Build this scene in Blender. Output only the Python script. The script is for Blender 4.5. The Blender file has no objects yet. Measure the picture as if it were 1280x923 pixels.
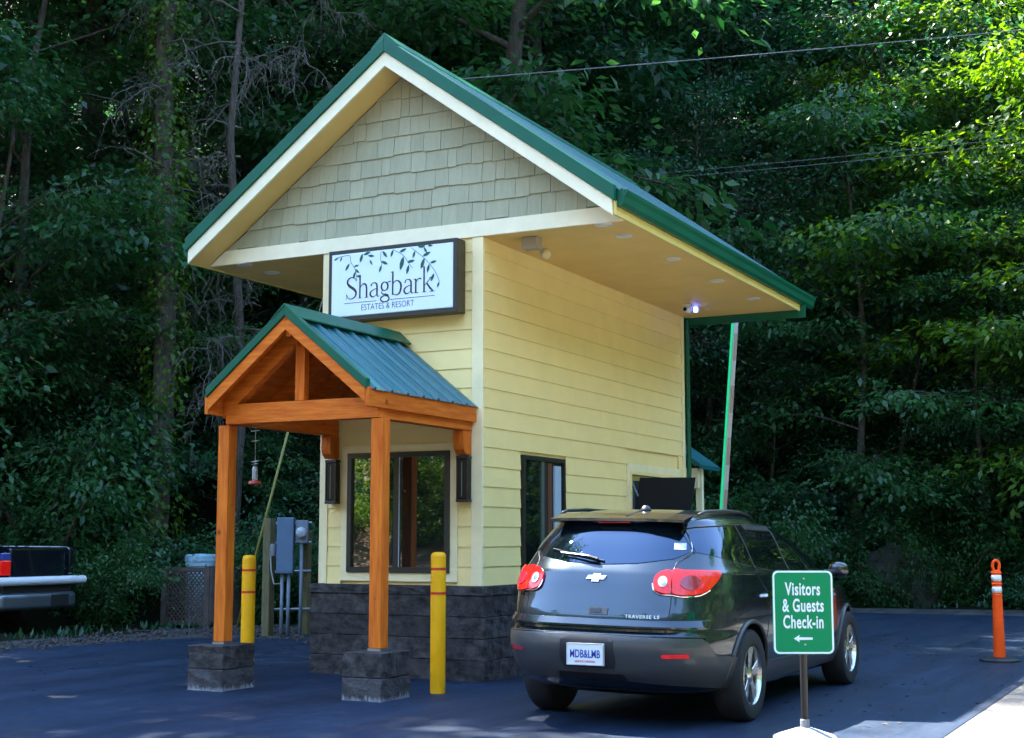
import bpy, bmesh, math, random
import numpy as np
from mathutils import Vector, Matrix, Euler
R = math.radians
random.seed(7); RNG = np.random.default_rng(11)
scene = bpy.context.scene
COL = scene.collection

# ---------------------------------------------------------------- camera
cam_d = bpy.data.cameras.new('camera'); cam = bpy.data.objects.new('camera', cam_d); COL.objects.link(cam)
cam.location = (7.064, -12.975, 1.48)
cam.rotation_euler = (R(90 + 6.975), 0, R(27.314))
cam_d.sensor_width = 36; cam_d.lens = 36 * 1738.0 / 1280
cam_d.clip_start = 0.1; cam_d.clip_end = 2000
scene.camera = cam
# ---------------------------------------------------------------- sky, sun, exposure
SUN_EL, SUN_AZ = 57.0, (-0.97, 0.24)          # direction towards the sun (horizontal part)
world = bpy.data.worlds.new('World'); scene.world = world; world.use_nodes = True
nt = world.node_tree; nt.nodes.clear()
wo = nt.nodes.new('ShaderNodeOutputWorld'); bg = nt.nodes.new('ShaderNodeBackground'); sky = nt.nodes.new('ShaderNodeTexSky')
sky.sky_type = 'NISHITA'; sky.sun_disc = False
sky.sun_elevation = R(SUN_EL); sky.sun_rotation = math.atan2(SUN_AZ[0], SUN_AZ[1])
sky.air_density = 1.0; sky.dust_density = 0.05; sky.ozone_density = 1.6
bg.inputs['Strength'].default_value = 0.13
nt.links.new(sky.outputs[0], bg.inputs[0]); nt.links.new(bg.outputs[0], wo.inputs[0])
sun_d = bpy.data.lights.new('sun', 'SUN'); sun = bpy.data.objects.new('sun', sun_d); COL.objects.link(sun)
sun_d.energy = 4.0; sun_d.angle = R(0.55); sun_d.color = (1, .94, .84)
ce = math.cos(R(SUN_EL)); sv = Vector((SUN_AZ[0]*ce, SUN_AZ[1]*ce, math.sin(R(SUN_EL)))).normalized()
sun.rotation_euler = sv.to_track_quat('Z', 'Y').to_euler(); sun.location = (-15, 15, 30)
vs = scene.view_settings
vs.view_transform = 'Standard'; vs.look = 'None'; vs.gamma = 1; vs.use_curve_mapping = False
vs.exposure = 3.45
cy = scene.cycles
cy.max_bounces = 4; cy.diffuse_bounces = 2; cy.glossy_bounces = 3; cy.transmission_bounces = 3; cy.transparent_max_bounces = 4
cy.use_denoising = True; cy.use_adaptive_sampling = True; cy.adaptive_threshold = 0.05
cy.sample_clamp_indirect = 6

# ---------------------------------------------------------------- materials
MATS = {}
def mat(name, col, rough=.6, metal=0, var=None, bump=None, spec=.5, ior=None, stretch=(1,1,1), rand=0, coat=0, emit=None):
    """procedural Principled: var=(scale, amount[, colour2]) noise tint, bump=(scale, strength), rand = per-object brightness spread"""
    if name in MATS: return MATS[name]
    m = bpy.data.materials.new(name); m.use_nodes = True; MATS[name] = m
    t = m.node_tree; N = t.nodes; L = t.links; b = N['Principled BSDF']
    b.inputs['Roughness'].default_value = rough; b.inputs['Metallic'].default_value = metal
    b.inputs['Specular IOR Level'].default_value = spec
    if ior: b.inputs['IOR'].default_value = ior
    if coat: b.inputs['Coat Weight'].default_value = coat; b.inputs['Coat Roughness'].default_value = .03
    b.inputs['Base Color'].default_value = (*col, 1)
    src = None
    if var or bump:
        tc = N.new('ShaderNodeTexCoord'); mp = N.new('ShaderNodeMapping'); mp.inputs['Scale'].default_value = stretch
        L.new(tc.outputs['Object'], mp.inputs[0])
    if var:
        nz = N.new('ShaderNodeTexNoise'); nz.inputs['Scale'].default_value = var[0]; nz.inputs['Detail'].default_value = 6; nz.inputs['Roughness'].default_value = .62
        L.new(mp.outputs[0], nz.inputs['Vector'])
        rp = N.new('ShaderNodeValToRGB'); a = var[1]
        c2 = var[2] if len(var) > 2 else [c*(1+a) for c in col]
        c1 = [c*(1-a) for c in col] if len(var) < 3 else col
        rp.color_ramp.elements[0].color = (*c1, 1); rp.color_ramp.elements[0].position = .32
        rp.color_ramp.elements[1].color = (*c2, 1); rp.color_ramp.elements[1].position = .68
        L.new(nz.outputs['Fac'], rp.inputs[0]); src = rp.outputs[0]
    if rand:
        oi = N.new('ShaderNodeObjectInfo'); mr = N.new('ShaderNodeMapRange'); mr.inputs['To Min'].default_value = 1-rand; mr.inputs['To Max'].default_value = 1+rand
        L.new(oi.outputs['Random'], mr.inputs[0]); mx = N.new('ShaderNodeMix'); mx.data_type = 'RGBA'; mx.blend_type = 'MULTIPLY'; mx.inputs[0].default_value = 1
        if src: L.new(src, mx.inputs[6])
        else: mx.inputs[6].default_value = (*col, 1)
        L.new(mr.outputs[0], mx.inputs[7]); src = mx.outputs[2]
    if src: L.new(src, b.inputs['Base Color'])
    if bump:
        nb = N.new('ShaderNodeTexNoise'); nb.inputs['Scale'].default_value = bump[0]; nb.inputs['Detail'].default_value = 5
        L.new(mp.outputs[0], nb.inputs['Vector'])
        bp = N.new('ShaderNodeBump'); bp.inputs['Strength'].default_value = bump[1]; bp.inputs['Distance'].default_value = .02
        L.new(nb.outputs['Fac'], bp.inputs['Height']); L.new(bp.outputs[0], b.inputs['Normal'])
    if emit:
        b.inputs['Emission Color'].default_value = (*emit[0], 1); b.inputs['Emission Strength'].default_value = emit[1]
    return m

def tint_spec(m, c):
    m.node_tree.nodes['Principled BSDF'].inputs['Specular Tint'].default_value = (*c, 1)
def add_knots(m):
    t = m.node_tree; N = t.nodes; L = t.links; b = N['Principled BSDF']; src = b.inputs['Base Color'].links[0].from_socket
    tc = N.new('ShaderNodeTexCoord'); v = N.new('ShaderNodeTexVoronoi'); v.inputs['Scale'].default_value = 3.1; L.new(tc.outputs['Object'], v.inputs['Vector'])
    r = N.new('ShaderNodeMapRange'); r.inputs['From Min'].default_value = .05; r.inputs['From Max'].default_value = .115; r.inputs['To Min'].default_value = .8; r.inputs['To Max'].default_value = 0; L.new(v.outputs['Distance'], r.inputs[0])
    x = N.new('ShaderNodeMix'); x.data_type = 'RGBA'; L.new(r.outputs[0], x.inputs[0]); L.new(src, x.inputs[6]); x.inputs[7].default_value = (.16,.030,.006,1); L.new(x.outputs[2], b.inputs['Base Color'])
def leaf_mat(name, c1, c2, trans=.38, rough=.42):
    m = bpy.data.materials.new(name); m.use_nodes = True; t = m.node_tree; N = t.nodes; L = t.links; N.clear()
    out = N.new('ShaderNodeOutputMaterial'); at = N.new('ShaderNodeAttribute'); at.attribute_name = 'tint'
    oi = N.new('ShaderNodeObjectInfo'); ad = N.new('ShaderNodeMath'); ad.operation = 'MULTIPLY_ADD'; ad.inputs[1].default_value = .35; 
    L.new(oi.outputs['Random'], ad.inputs[0]); L.new(at.outputs['Fac'], ad.inputs[2])
    rp = N.new('ShaderNodeValToRGB'); rp.color_ramp.elements[0].color = (*c1, 1); rp.color_ramp.elements[1].color = (*c2, 1); rp.color_ramp.elements[1].position = 1.0
    sb = N.new('ShaderNodeMath'); sb.operation = 'SUBTRACT'; sb.inputs[1].default_value = .15
    L.new(ad.outputs[0], sb.inputs[0]); L.new(sb.outputs[0], rp.inputs[0])
    pb = N.new('ShaderNodeBsdfPrincipled'); pb.inputs['Roughness'].default_value = rough; pb.inputs['Specular IOR Level'].default_value = .55
    L.new(rp.outputs[0], pb.inputs['Base Color'])
    tr = N.new('ShaderNodeBsdfTranslucent'); hs = N.new('ShaderNodeHueSaturation'); hs.inputs['Value'].default_value = 1.8; hs.inputs['Hue'].default_value = .485; hs.inputs['Saturation'].default_value = 1.1
    L.new(rp.outputs[0], hs.inputs['Color']); L.new(hs.outputs[0], tr.inputs[0])
    mx = N.new('ShaderNodeMixShader'); mx.inputs[0].default_value = trans
    L.new(pb.outputs[0], mx.inputs[1]); L.new(tr.outputs[0], mx.inputs[2]); L.new(mx.outputs[0], out.inputs[0])
    MATS[name] = m
    return m

CREAM = mat('cream_siding_paint', (.94,.715,.285), .6, var=(3,.03), bump=(40,.08), rand=.03, spec=.25)
TRIM = mat('cream_trim_paint', (.92,.83,.55), .55, var=(4,.05), spec=.25)
WTRIM = mat('wall_trim_paint', (.93,.77,.42), .55, var=(4,.05), spec=.25)
OCHRE = mat('soffit_paint', (.84,.575,.19), .65, var=(2,.05))
FASCIA = mat('yellow_fascia_paint', (.74,.58,.16), .5, var=(4,.04))
SHIN = mat('shingle_paint', (.40,.395,.255), .75, spec=.15, var=(6,.07), bump=(30,.15), stretch=(4,4,.6), rand=.07)
GREEN = mat('green_metal', (.002,.098,.050), .38, var=(2,.12), spec=.3)
ROOFM = mat('green_roof_metal', (.012,.10,.092), .30, var=(3,.1), spec=.6)
BRONZE = mat('dark_bronze_frame', (.022,.022,.016), .4)
GLASS = mat('window_glass', (.008,.012,.010), .015, ior=2.3, spec=.6)
STONE = mat('charcoal_split_stone', (.022,.019,.017), .92, var=(9,.5,(.080,.070,.064)), bump=(28,.9), rand=.2, spec=.2)
BLACK = mat('black_metal', (.012,.012,.013), .35)
SATIN = mat('black_plastic', (.012,.012,.013), .55)
WHITE = mat('white_plastic', (.75,.76,.76), .45, var=(8,.05))
STEEL = mat('galvanised_steel', (.42,.44,.46), .38, metal=.9, var=(12,.12))
def wood(axis):
    s = [9, 9, 9]; s[axis] = .9
    return mat('stained_cedar_%s' % 'xyz'[axis], (.56,.098,.006), .6, spec=.2, var=(2.6,.25,(.82,.205,.018)), bump=(14,.25), stretch=s, rand=.10)
WX, WY, WZ = wood(0), wood(1), wood(2)
for w_ in (WX, WY, WZ): add_knots(w_)
GREYWOOD = mat('treated_wood', (.16,.14,.06), .85, var=(5,.3), bump=(20,.4), stretch=(8,8,1), rand=.15)
BROWNWOOD = mat('brown_lattice_wood', (.085,.066,.055), .85, var=(8,.3), rand=.12)
YEL = mat('yellow_sleeve', (.88,.38,.0), .45, var=(4,.12,(.95,.45,.008)), bump=(30,.1), spec=.25)
RED = mat('red_tape', (.62,.03,.02), .4)
BOXGREY = mat('blue_grey_box_paint', (.085,.17,.27), .4, var=(5,.08))
PVC = mat('grey_pvc', (.17,.23,.29), .5)
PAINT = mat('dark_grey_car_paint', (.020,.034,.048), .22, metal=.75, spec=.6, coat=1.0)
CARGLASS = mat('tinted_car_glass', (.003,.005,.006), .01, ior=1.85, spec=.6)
tint_spec(CARGLASS, (.42,.64,1.0))  # blue of the sky's reflection is put into the specular tint
CLAD = mat('grey_bumper_plastic', (.042,.042,.041), .42, var=(20,.06), coat=.3)
RUB = mat('tyre_rubber', (.012,.012,.013), .8, bump=(60,.2))
ALLOY = mat('alloy', (.62,.62,.60), .22, metal=1.0)
CHROME = mat('chrome', (.8,.82,.84), .08, metal=1.0)
LENS = mat('red_lens', (.66,.008,.006), .12, coat=.35, var=(30,.25), emit=((1,.02,.015), .02))
LENSD = mat('dark_red_lens', (.36,.014,.03), .06, coat=1.0)
CLEAR = mat('clear_lens', (.55,.50,.42), .08, coat=1.0)
TRUCKP = mat('black_truck_paint', (.006,.008,.012), .15, coat=1.0)

# ---------------------------------------------------------------- mesh helpers
class MB:
    def __init__(self): self.v = []; self.f = []
    def add(self, vs, fs):
        o = len(self.v); self.v += [tuple(map(float, p)) for p in vs]; self.f += [tuple(i+o for i in f) for f in fs]; return self
    def box(self, x0, x1, y0, y1, z0, z1):
        return self.add([(x0,y0,z0),(x1,y0,z0),(x1,y1,z0),(x0,y1,z0),(x0,y0,z1),(x1,y0,z1),(x1,y1,z1),(x0,y1,z1)],
                        [(0,3,2,1),(4,5,6,7),(0,1,5,4),(1,2,6,5),(2,3,7,6),(3,0,4,7)])
    def prism_y(self, poly, y0, y1):            # poly in (x,z), counter-clockwise seen from -y
        n = len(poly)
        return self.add([(x,y0,z) for x,z in poly] + [(x,y1,z) for x,z in poly],
            [tuple(range(n)), tuple(range(2*n-1, n-1, -1))] + [(i, i+n, (i+1)%n+n, (i+1)%n) for i in range(n)])
    def prism_x(self, poly, x0, x1):            # poly in (y,z)
        n = len(poly)
        return self.add([(x0,y,z) for y,z in poly] + [(x1,y,z) for y,z in poly],
            [tuple(range(n-1,-1,-1)), tuple(range(n, 2*n))] + [((i+1)%n, (i+1)%n+n, i+n, i) for i in range(n)])
    def prism_z(self, poly, z0, z1):
        n = len(poly)
        return self.add([(x,y,z0) for x,y in poly] + [(x,y,z1) for x,y in poly],
            [tuple(range(n-1,-1,-1)), tuple(range(n, 2*n))] + [(i, (i+1)%n, (i+1)%n+n, i+n) for i in range(n)])
    def tube(self, pts, rad, n=8, cap=True):
        pts = [Vector(p) for p in pts]; m = len(pts)
        if not hasattr(rad, '__len__'): rad = [rad]*m
        o = len(self.v); up = None
        for i, p in enumerate(pts):
            d = (pts[min(i+1,m-1)] - pts[max(i-1,0)]).normalized()
            if up is None: up = d.orthogonal().normalized()
            a = (up - d*up.dot(d)); a = a.normalized() if a.length > 1e-6 else d.orthogonal().normalized(); up = a; b = d.cross(a)
            for k in range(n):
                t = 2*math.pi*k/n; q = p + (a*math.cos(t) + b*math.sin(t))*rad[i]; self.v.append(tuple(q))
        for i in range(m-1):
            for k in range(n):
                self.f.append((o+i*n+k, o+i*n+(k+1)%n, o+(i+1)*n+(k+1)%n, o+(i+1)*n+k))
        if cap:
            self.f.append(tuple(o+k for k in range(n-1,-1,-1))); self.f.append(tuple(o+(m-1)*n+k for k in range(n)))
        return self
    def lathe(self, prof, c=(0,0,0), n=24, axis='z'):      # prof [(r,h)]
        o = len(self.v); m = len(prof)
        for r, h in prof:
            for k in range(n):
                t = 2*math.pi*k/n; a, b = r*math.cos(t), r*math.sin(t)
                p = (a,b,h) if axis == 'z' else ((h,a,b) if axis == 'x' else (b,h,a))
                self.v.append((p[0]+c[0], p[1]+c[1], p[2]+c[2]))
        for i in range(m-1):
            for k in range(n): self.f.append((o+i*n+k, o+i*n+(k+1)%n, o+(i+1)*n+(k+1)%n, o+(i+1)*n+k))
        self.f.append(tuple(o+k for k in range(n-1,-1,-1))); self.f.append(tuple(o+(m-1)*n+k for k in range(n)))
        return self
    def mesh(self, name, off=(0,0,0), smooth=False, bevel=0, seg=2):
        me = bpy.data.meshes.new(name)
        me.from_pydata([(x-off[0], y-off[1], z-off[2]) for x,y,z in self.v], [], self.f)
        if bevel:
            bm = bmesh.new(); bm.from_mesh(me); bmesh.ops.recalc_face_normals(bm, faces=bm.faces)
            es = [e for e in bm.edges if len(e.link_faces) == 2 and e.calc_face_angle(0) > .5]
            bmesh.ops.bevel(bm, geom=es, offset=bevel, segments=seg, affect='EDGES', profile=.5); bm.to_mesh(me); bm.free()
        if smooth:
            me.polygons.foreach_set('use_smooth', [True]*len(me.polygons))
            if smooth is not True: me.set_sharp_from_angle(angle=R(smooth))
        me.update(); return me
    def build(self, name, m, parent=None, smooth=False, bevel=0, seg=2):
        off = parent.matrix_basis.translation if parent is not None else Vector((0,0,0))
        if parent is not None and parent.parent is not None: off = off + parent.parent.matrix_basis.translation
        me = self.mesh(name, off, smooth, bevel, seg); me.materials.append(m)
        o = bpy.data.objects.new(name, me); COL.objects.link(o); o.parent = parent
        return o
def link(name, me, parent=None, loc=(0,0,0)):
    o = bpy.data.objects.new(name, me); COL.objects.link(o); o.parent = parent; o.location = loc; return o
def thing(name, label, cat, loc=(0,0,0), group=None):
    o = bpy.data.objects.new(name, None); o.empty_display_size = .2; COL.objects.link(o); o.location = loc
    o['label'] = label; o['category'] = cat
    if group: o['group'] = group
    return o
def tag(o, label, cat, group=None):
    o['label'] = label; o['category'] = cat
    if group: o['group'] = group
    return o
def struct(o): o['kind'] = 'structure'; return o
def copy_tree(o, parent=None):
    c = o.copy(); COL.objects.link(c); c.parent = parent
    for ch in o.children: copy_tree(ch, c)
    return c
def clip(poly, a, b, c):                      # keep a*x+b*y<=c
    out = []
    for i in range(len(poly)):
        p, q = poly[i], poly[(i+1) % len(poly)]; dp = a*p[0]+b*p[1]-c; dq = a*q[0]+b*q[1]-c
        if dp <= 0: out.append(p)
        if (dp < 0 < dq) or (dq < 0 < dp):
            t = dp/(dp-dq); out.append((p[0]+t*(q[0]-p[0]), p[1]+t*(q[1]-p[1])))
    return out
def text_mb(s, size, xs=1.0, bold=0, align='CENTER', depth=.0015, shear=0, space=1):
    cu = bpy.data.curves.new('lettering', 'FONT'); cu.body = s; cu.size = size; cu.align_x = align; cu.align_y = 'CENTER'
    cu.offset = bold; cu.extrude = depth; cu.shear = shear; cu.resolution_u = 4; cu.space_character = space
    o = bpy.data.objects.new('lettering', cu); COL.objects.link(o)
    me = bpy.data.meshes.new_from_object(o); COL.objects.unlink(o); bpy.data.objects.remove(o)
    mb = MB(); mb.add([(v.co.x*xs, v.co.y, v.co.z) for v in me.vertices], [tuple(p.vertices) for p in me.polygons])
    bpy.data.meshes.remove(me); return mb
def place(mb, origin, ux, uy, un):            # map local (x,y,z) of a flat mesh on a plane
    o, a, b, n = map(Vector, (origin, ux, uy, un))
    mb.v = [tuple(o + a*x + b*y + n*z) for x,y,z in mb.v]; return mb
def catmull(pts, k=6):
    P = np.array(pts, float); out = []
    for i in range(len(P)-1):
        p0, p1, p2, p3 = P[max(i-1,0)], P[i], P[i+1], P[min(i+2,len(P)-1)]
        for j in range(k):
            t = j/k; out.append(.5*((2*p1)+(-p0+p2)*t+(2*p0-5*p1+4*p2-p3)*t*t+(-p0+3*p1-3*p2+p3)*t**3))
    out.append(P[-1]); return np.array(out)
def ribbon(mb, pts, z=.0015, smooth=True, k=6):        # flat brush stroke: (x, y, width)
    P = catmull(pts, k) if smooth and len(pts) > 2 else np.array(pts, float)
    o = len(mb.v); n = len(P)
    for i in range(n):
        d = P[min(i+1,n-1),:2] - P[max(i-1,0),:2]; d = d/(np.hypot(*d)+1e-9); nn = np.array((-d[1], d[0]))*P[i,2]/2
        a = P[i,:2]+nn; b = P[i,:2]-nn
        mb.v += [(a[0],a[1],z), (b[0],b[1],z)]
    for i in range(n-1): mb.f.append((o+2*i+1, o+2*i+3, o+2*i+2, o+2*i))
    return mb
def drip_stone():
    m = mat('stone_with_white_drips', (.030,.027,.027), .9, var=(9,.5,(.08,.072,.07)), bump=(28,.9))
    t = m.node_tree; N = t.nodes; L = t.links; b = N['Principled BSDF']; src = b.inputs['Base Color'].links[0].from_socket
    tc = N.new('ShaderNodeTexCoord'); sx = N.new('ShaderNodeSeparateXYZ'); L.new(tc.outputs['Object'], sx.inputs[0])
    mp = N.new('ShaderNodeMapping'); mp.inputs['Scale'].default_value = (1,1,.12); L.new(tc.outputs['Object'], mp.inputs[0])
    n = N.new('ShaderNodeTexNoise'); n.inputs['Scale'].default_value = 42; n.inputs['Detail'].default_value = 3; L.new(mp.outputs[0], n.inputs['Vector'])
    a = N.new('ShaderNodeMath'); a.operation = 'MULTIPLY_ADD'; a.inputs[1].default_value = -7.5; a.inputs[2].default_value = .02; L.new(sx.outputs['Z'], a.inputs[0])
    c = N.new('ShaderNodeMath'); c.operation = 'ADD'; L.new(a.outputs[0], c.inputs[0]); L.new(n.outputs['Fac'], c.inputs[1])
    r = N.new('ShaderNodeMapRange'); r.inputs['From Min'].default_value = .14; r.inputs['From Max'].default_value = .40; L.new(c.outputs[0], r.inputs[0])
    x = N.new('ShaderNodeMix'); x.data_type = 'RGBA'; L.new(r.outputs[0], x.inputs[0]); L.new(src, x.inputs[6]); x.inputs[7].default_value = (.22,.22,.22,1); L.new(x.outputs[2], b.inputs['Base Color'])
drip_stone()
# ================================================================ the setting
LOT = [(-34,-27),(-30,-14),(-8.6,-8),(-8.6,4.6),(-7.6,6.6),(-5.2,8.4),(-4.2,12),(-3.0,17.2),(8,19.6),(26,23),(30,-27)]
def lot_dist(x, y):
    """distance outside the lot polygon (0 inside)"""
    P = np.array(LOT, float); x = np.asarray(x, float); y = np.asarray(y, float)
    dmin = np.full(x.shape, 1e9); inside = np.zeros(x.shape, bool)
    for i in range(len(P)):
        a = P[i]; b = P[(i+1) % len(P)]; e = b-a
        t = np.clip(((x-a[0])*e[0]+(y-a[1])*e[1])/(e@e), 0, 1)
        dmin = np.minimum(dmin, np.hypot(x-a[0]-t*e[0], y-a[1]-t*e[1]))
        c = ((a[1] > y) != (b[1] > y)); xi = (b[0]-a[0])*(y-a[1])/(b[1]-a[1]+1e-12)+a[0]
        inside ^= (c & (x < xi))
    return np.where(inside, 0, dmin)
def hill(x, y):
    d = lot_dist(x, y); s = np.clip((d-.8)/5, 0, 1)
    base = .62*np.maximum(d-.8, 0)*s
    base = np.where(np.asarray(y) < -27, base*.9, base)
    base = np.minimum(base, 60)
    return base + np.where(d > .3, .12*np.sin(np.asarray(x)*1.7)*np.sin(np.asarray(y)*1.3)*np.clip(d,0,1), 0)
def hz(x, y): return float(hill(np.array([x]), np.array([y]))[0])

xs = np.concatenate([np.linspace(-260,-42,16), np.arange(-40,40.1,1.0), np.linspace(45,260,16)])
ys = np.concatenate([np.linspace(-260,-62,14), np.arange(-60,60.1,1.0), np.linspace(66,260,14)])
gx, gy = np.meshgrid(xs, ys); gz = hill(gx.ravel(), gy.ravel()).reshape(gx.shape)
nx, ny = len(xs), len(ys)
gm = MB(); gm.v = [(float(a), float(b), float(c)) for a, b, c in zip(gx.ravel(), gy.ravel(), gz.ravel())]
gm.f = [(j*nx+i, j*nx+i+1, (j+1)*nx+i+1, (j+1)*nx+i) for j in range(ny-1) for i in range(nx-1)]
LITTER = mat('shaded_forest_floor', (.005,.008,.003), .95, spec=.1, var=(1.6,.3,(.012,.015,.006)), bump=(9,.8))  # near-black: shade between the trees is put into the ground colour
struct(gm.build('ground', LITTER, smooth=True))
bx = np.arange(-46,34.1,1.0); by = np.arange(-60,-26.9,1.0); ax_, ay_ = np.meshgrid(bx, by); az_ = hill(ax_.ravel(), ay_.ravel())+.03
bk = MB(); bk.v = [(float(a),float(b),float(c)) for a,b,c in zip(ax_.ravel(), ay_.ravel(), az_)]; nb = len(bx)
bk.f = [(j*nb+i, j*nb+i+1, (j+1)*nb+i+1, (j+1)*nb+i) for j in range(len(by)-1) for i in range(nb-1)]
struct(bk.build('leaf_litter_bank', mat('tan_leaf_litter', (.10,.07,.045), .95, var=(1.2,.3,(.26,.17,.11)), bump=(9,.8)), smooth=True))

def asphalt(name, base, light, blue):
    m = bpy.data.materials.new(name); m.use_nodes = True; t = m.node_tree; N = t.nodes; L = t.links; b = N['Principled BSDF']
    tc = N.new('ShaderNodeTexCoord')
    def noise(scale, st=(1,1,1), det=5):
        mp = N.new('ShaderNodeMapping'); mp.inputs['Scale'].default_value = st; L.new(tc.outputs['Object'], mp.inputs[0])
        n = N.new('ShaderNodeTexNoise'); n.inputs['Scale'].default_value = scale; n.inputs['Detail'].default_value = det; n.inputs['Roughness'].default_value = .6
        L.new(mp.outputs[0], n.inputs['Vector']); return n.outputs['Fac']
    def ramp(f, p0, c0, p1, c1):
        r = N.new('ShaderNodeValToRGB'); r.color_ramp.elements[0].position = p0; r.color_ramp.elements[0].color = (*c0,1); r.color_ramp.elements[1].position = p1; r.color_ramp.elements[1].color = (*c1,1)
        L.new(f, r.inputs[0]); return r.outputs[0]
    def mul(a, c, f=1):
        x = N.new('ShaderNodeMix'); x.data_type = 'RGBA'; x.blend_type = 'MULTIPLY'; x.inputs[0].default_value = f; L.new(a, x.inputs[6]); L.new(c, x.inputs[7]); return x.outputs[2]
    c = ramp(noise(.55), .3, base, .72, light)
    c = mul(c, ramp(noise(.8, (2.6,.22,1), 3), .35, (.62,.64,.7), .62, (1.15,1.12,1.08)))          # squeegee and tyre streaks along the lane
    c = mul(c, ramp(noise(160, det=2), .3, (.45,.45,.45), .7, (1.7,1.7,1.65)))
    c = mul(c, ramp(noise(17, det=4), .35, (.72,.72,.74), .7, (1.3,1.28,1.22)))
    c = mul(c, ramp(noise(2.1, (1,1,1), 8), .60, (1,1,1), .74, (1.9,1.75,1.5)))                    # dusty, scuffed patches
    vo = N.new('ShaderNodeTexVoronoi'); vo.feature = 'DISTANCE_TO_EDGE'; vo.inputs['Scale'].default_value = .33; vo.inputs['Randomness'].default_value = 1
    wn = N.new('ShaderNodeTexNoise'); wn.inputs['Scale'].default_value = 2.2; wn.inputs['Detail'].default_value = 5; L.new(tc.outputs['Object'], wn.inputs['Vector'])
    wm_ = N.new('ShaderNodeMix'); wm_.data_type = 'VECTOR'; wm_.inputs[0].default_value = .22; L.new(tc.outputs['Object'], wm_.inputs[4]); L.new(wn.outputs['Color'], wm_.inputs[5]); L.new(wm_.outputs[1], vo.inputs['Vector'])
    c = mul(c, ramp(vo.outputs['Distance'], .0, (.35,.35,.38), .0045, (1,1,1)))                      # hairline cracks
    L.new(c, b.inputs['Base Color']); b.inputs['Specular IOR Level'].default_value = .35
    rr = N.new('ShaderNodeMapRange'); rr.inputs['From Min'].default_value = .3; rr.inputs['From Max'].default_value = .7; rr.inputs['To Min'].default_value = .45; rr.inputs['To Max'].default_value = .7
    L.new(noise(1.3, (2,.3,1)), rr.inputs[0]); L.new(rr.outputs[0], b.inputs['Roughness'])
    bp = N.new('ShaderNodeBump'); bp.inputs['Strength'].default_value = .55; bp.inputs['Distance'].default_value = .006
    L.new(noise(150, det=3), bp.inputs['Height']); L.new(bp.outputs[0], b.inputs['Normal'])
    MATS[name] = m; return m
ASPH = asphalt('blue_black_sealed_asphalt', (.0045,.0142,.036), (.009,.0245,.056), True)
OLD = asphalt('worn_pale_pavement', (.13,.12,.107), (.18,.17,.155), False)
GRAV = mat('grey_gravel', (.018,.018,.017), .95, var=(5,.4,(.06,.055,.05)), bump=(60,1.0))
def sheet(name, poly, z, m):
    o = MB().add([(x,y,z) for x,y in poly], [tuple(range(len(poly)))]).build(name, m); return struct(o)
sheet('old_road', [(4.8,-26.5),(29,-26.5),(26,19.6),(12,19.2),(12,15.6),(4.8,15.6)], .004, OLD)
sheet('back_road', [(-2.6,15),(11.99,15),(11.99,19.2),(8,18.9),(-2.0,17.2)], .006, asphalt('worn_shaded_pavement', (.045,.048,.050), (.075,.078,.080), False))  # far part of the old road, its shade put into a darker colour
# fresh asphalt with a slightly ragged left edge
edge = [(-7.5-.25*math.sin(y*1.9)-.12*math.sin(y*5.3), y) for y in np.arange(-24, 3.3, .7)]
edge += [(-6.9,3.6),(-6.1,3.95),(-5.2,4.35),(-4.2,4.9),(-3.6,6.0),(-3.3,9),(-3.1,14.6)]
sheet('driveway', [(5.04,-24)] + [(5.04,15.75),(1.5,15.55)] + [(-3.1,15.2)] + edge[::-1], .010, ASPH)
sheet('gravel_verge', [(-8.9,-20),(-7.0,-20),(-6.9,3.2),(-3.2,4.3),(-3.0,8),(-4.6,8.6),(-7.4,6.9),(-8.9,4.8)], .005, GRAV)
# loose stones on the verge: nobody could count them
st = MB()
for i in range(2600):
    t = random.random()
    if t < .5: x, y = -8.0+random.gauss(0,.45), random.uniform(-6,5)
    else: x, y = random.uniform(-8.2,-3.6), random.gauss(4.9,.55)+ (random.random()**2)*1.6
    s = random.choice((.012,.018,.03,.05)) * random.uniform(.6,1.3)
    z = max(.008, hz(x,y)) + s*.2
    q = Euler((random.random()*6,random.random()*6,random.random()*6)).to_matrix()
    vs_ = [q @ Vector(p)*s + Vector((x,y,z)) for p in ((1,0,0),(-.9,.1,0),(0,1.1,0),(0,-.8,.1),(.1,0,.7),(0,0,-.7))]
    st.add(vs_, [(0,2,4),(2,1,4),(1,3,4),(3,0,4),(2,0,5),(1,2,5),(3,1,5),(0,3,5)])
so = st.build('verge_stones', mat('verge_stone', (.045,.042,.04), .9, var=(9,.4))); so['kind'] = 'stuff'
tag(so, 'loose grey stones scattered along the edge of the asphalt', 'stones')

# ================================================================ the booth
W, D, HS, HB = 2.04, 6.156, 4.73, .99          # wall width, depth, soffit height, stone base height
XC = -W/2; ZB, SL, HX = 6.687, .728, 2.715     # roof centre, rake underside at ridge, slope, half span to rake tip
YF, YB = -.40, 6.70
def B(x): return ZB - SL*abs(x-XC)
booth = thing('check_in_booth', 'tall narrow cream check-in booth with wide green gable roof and stone base', 'building', (XC, 3, 0))
wallf = MB().box(-W+.012, -.012, .012, D, .3, HS+.02).build('wall', CREAM, booth)
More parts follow.
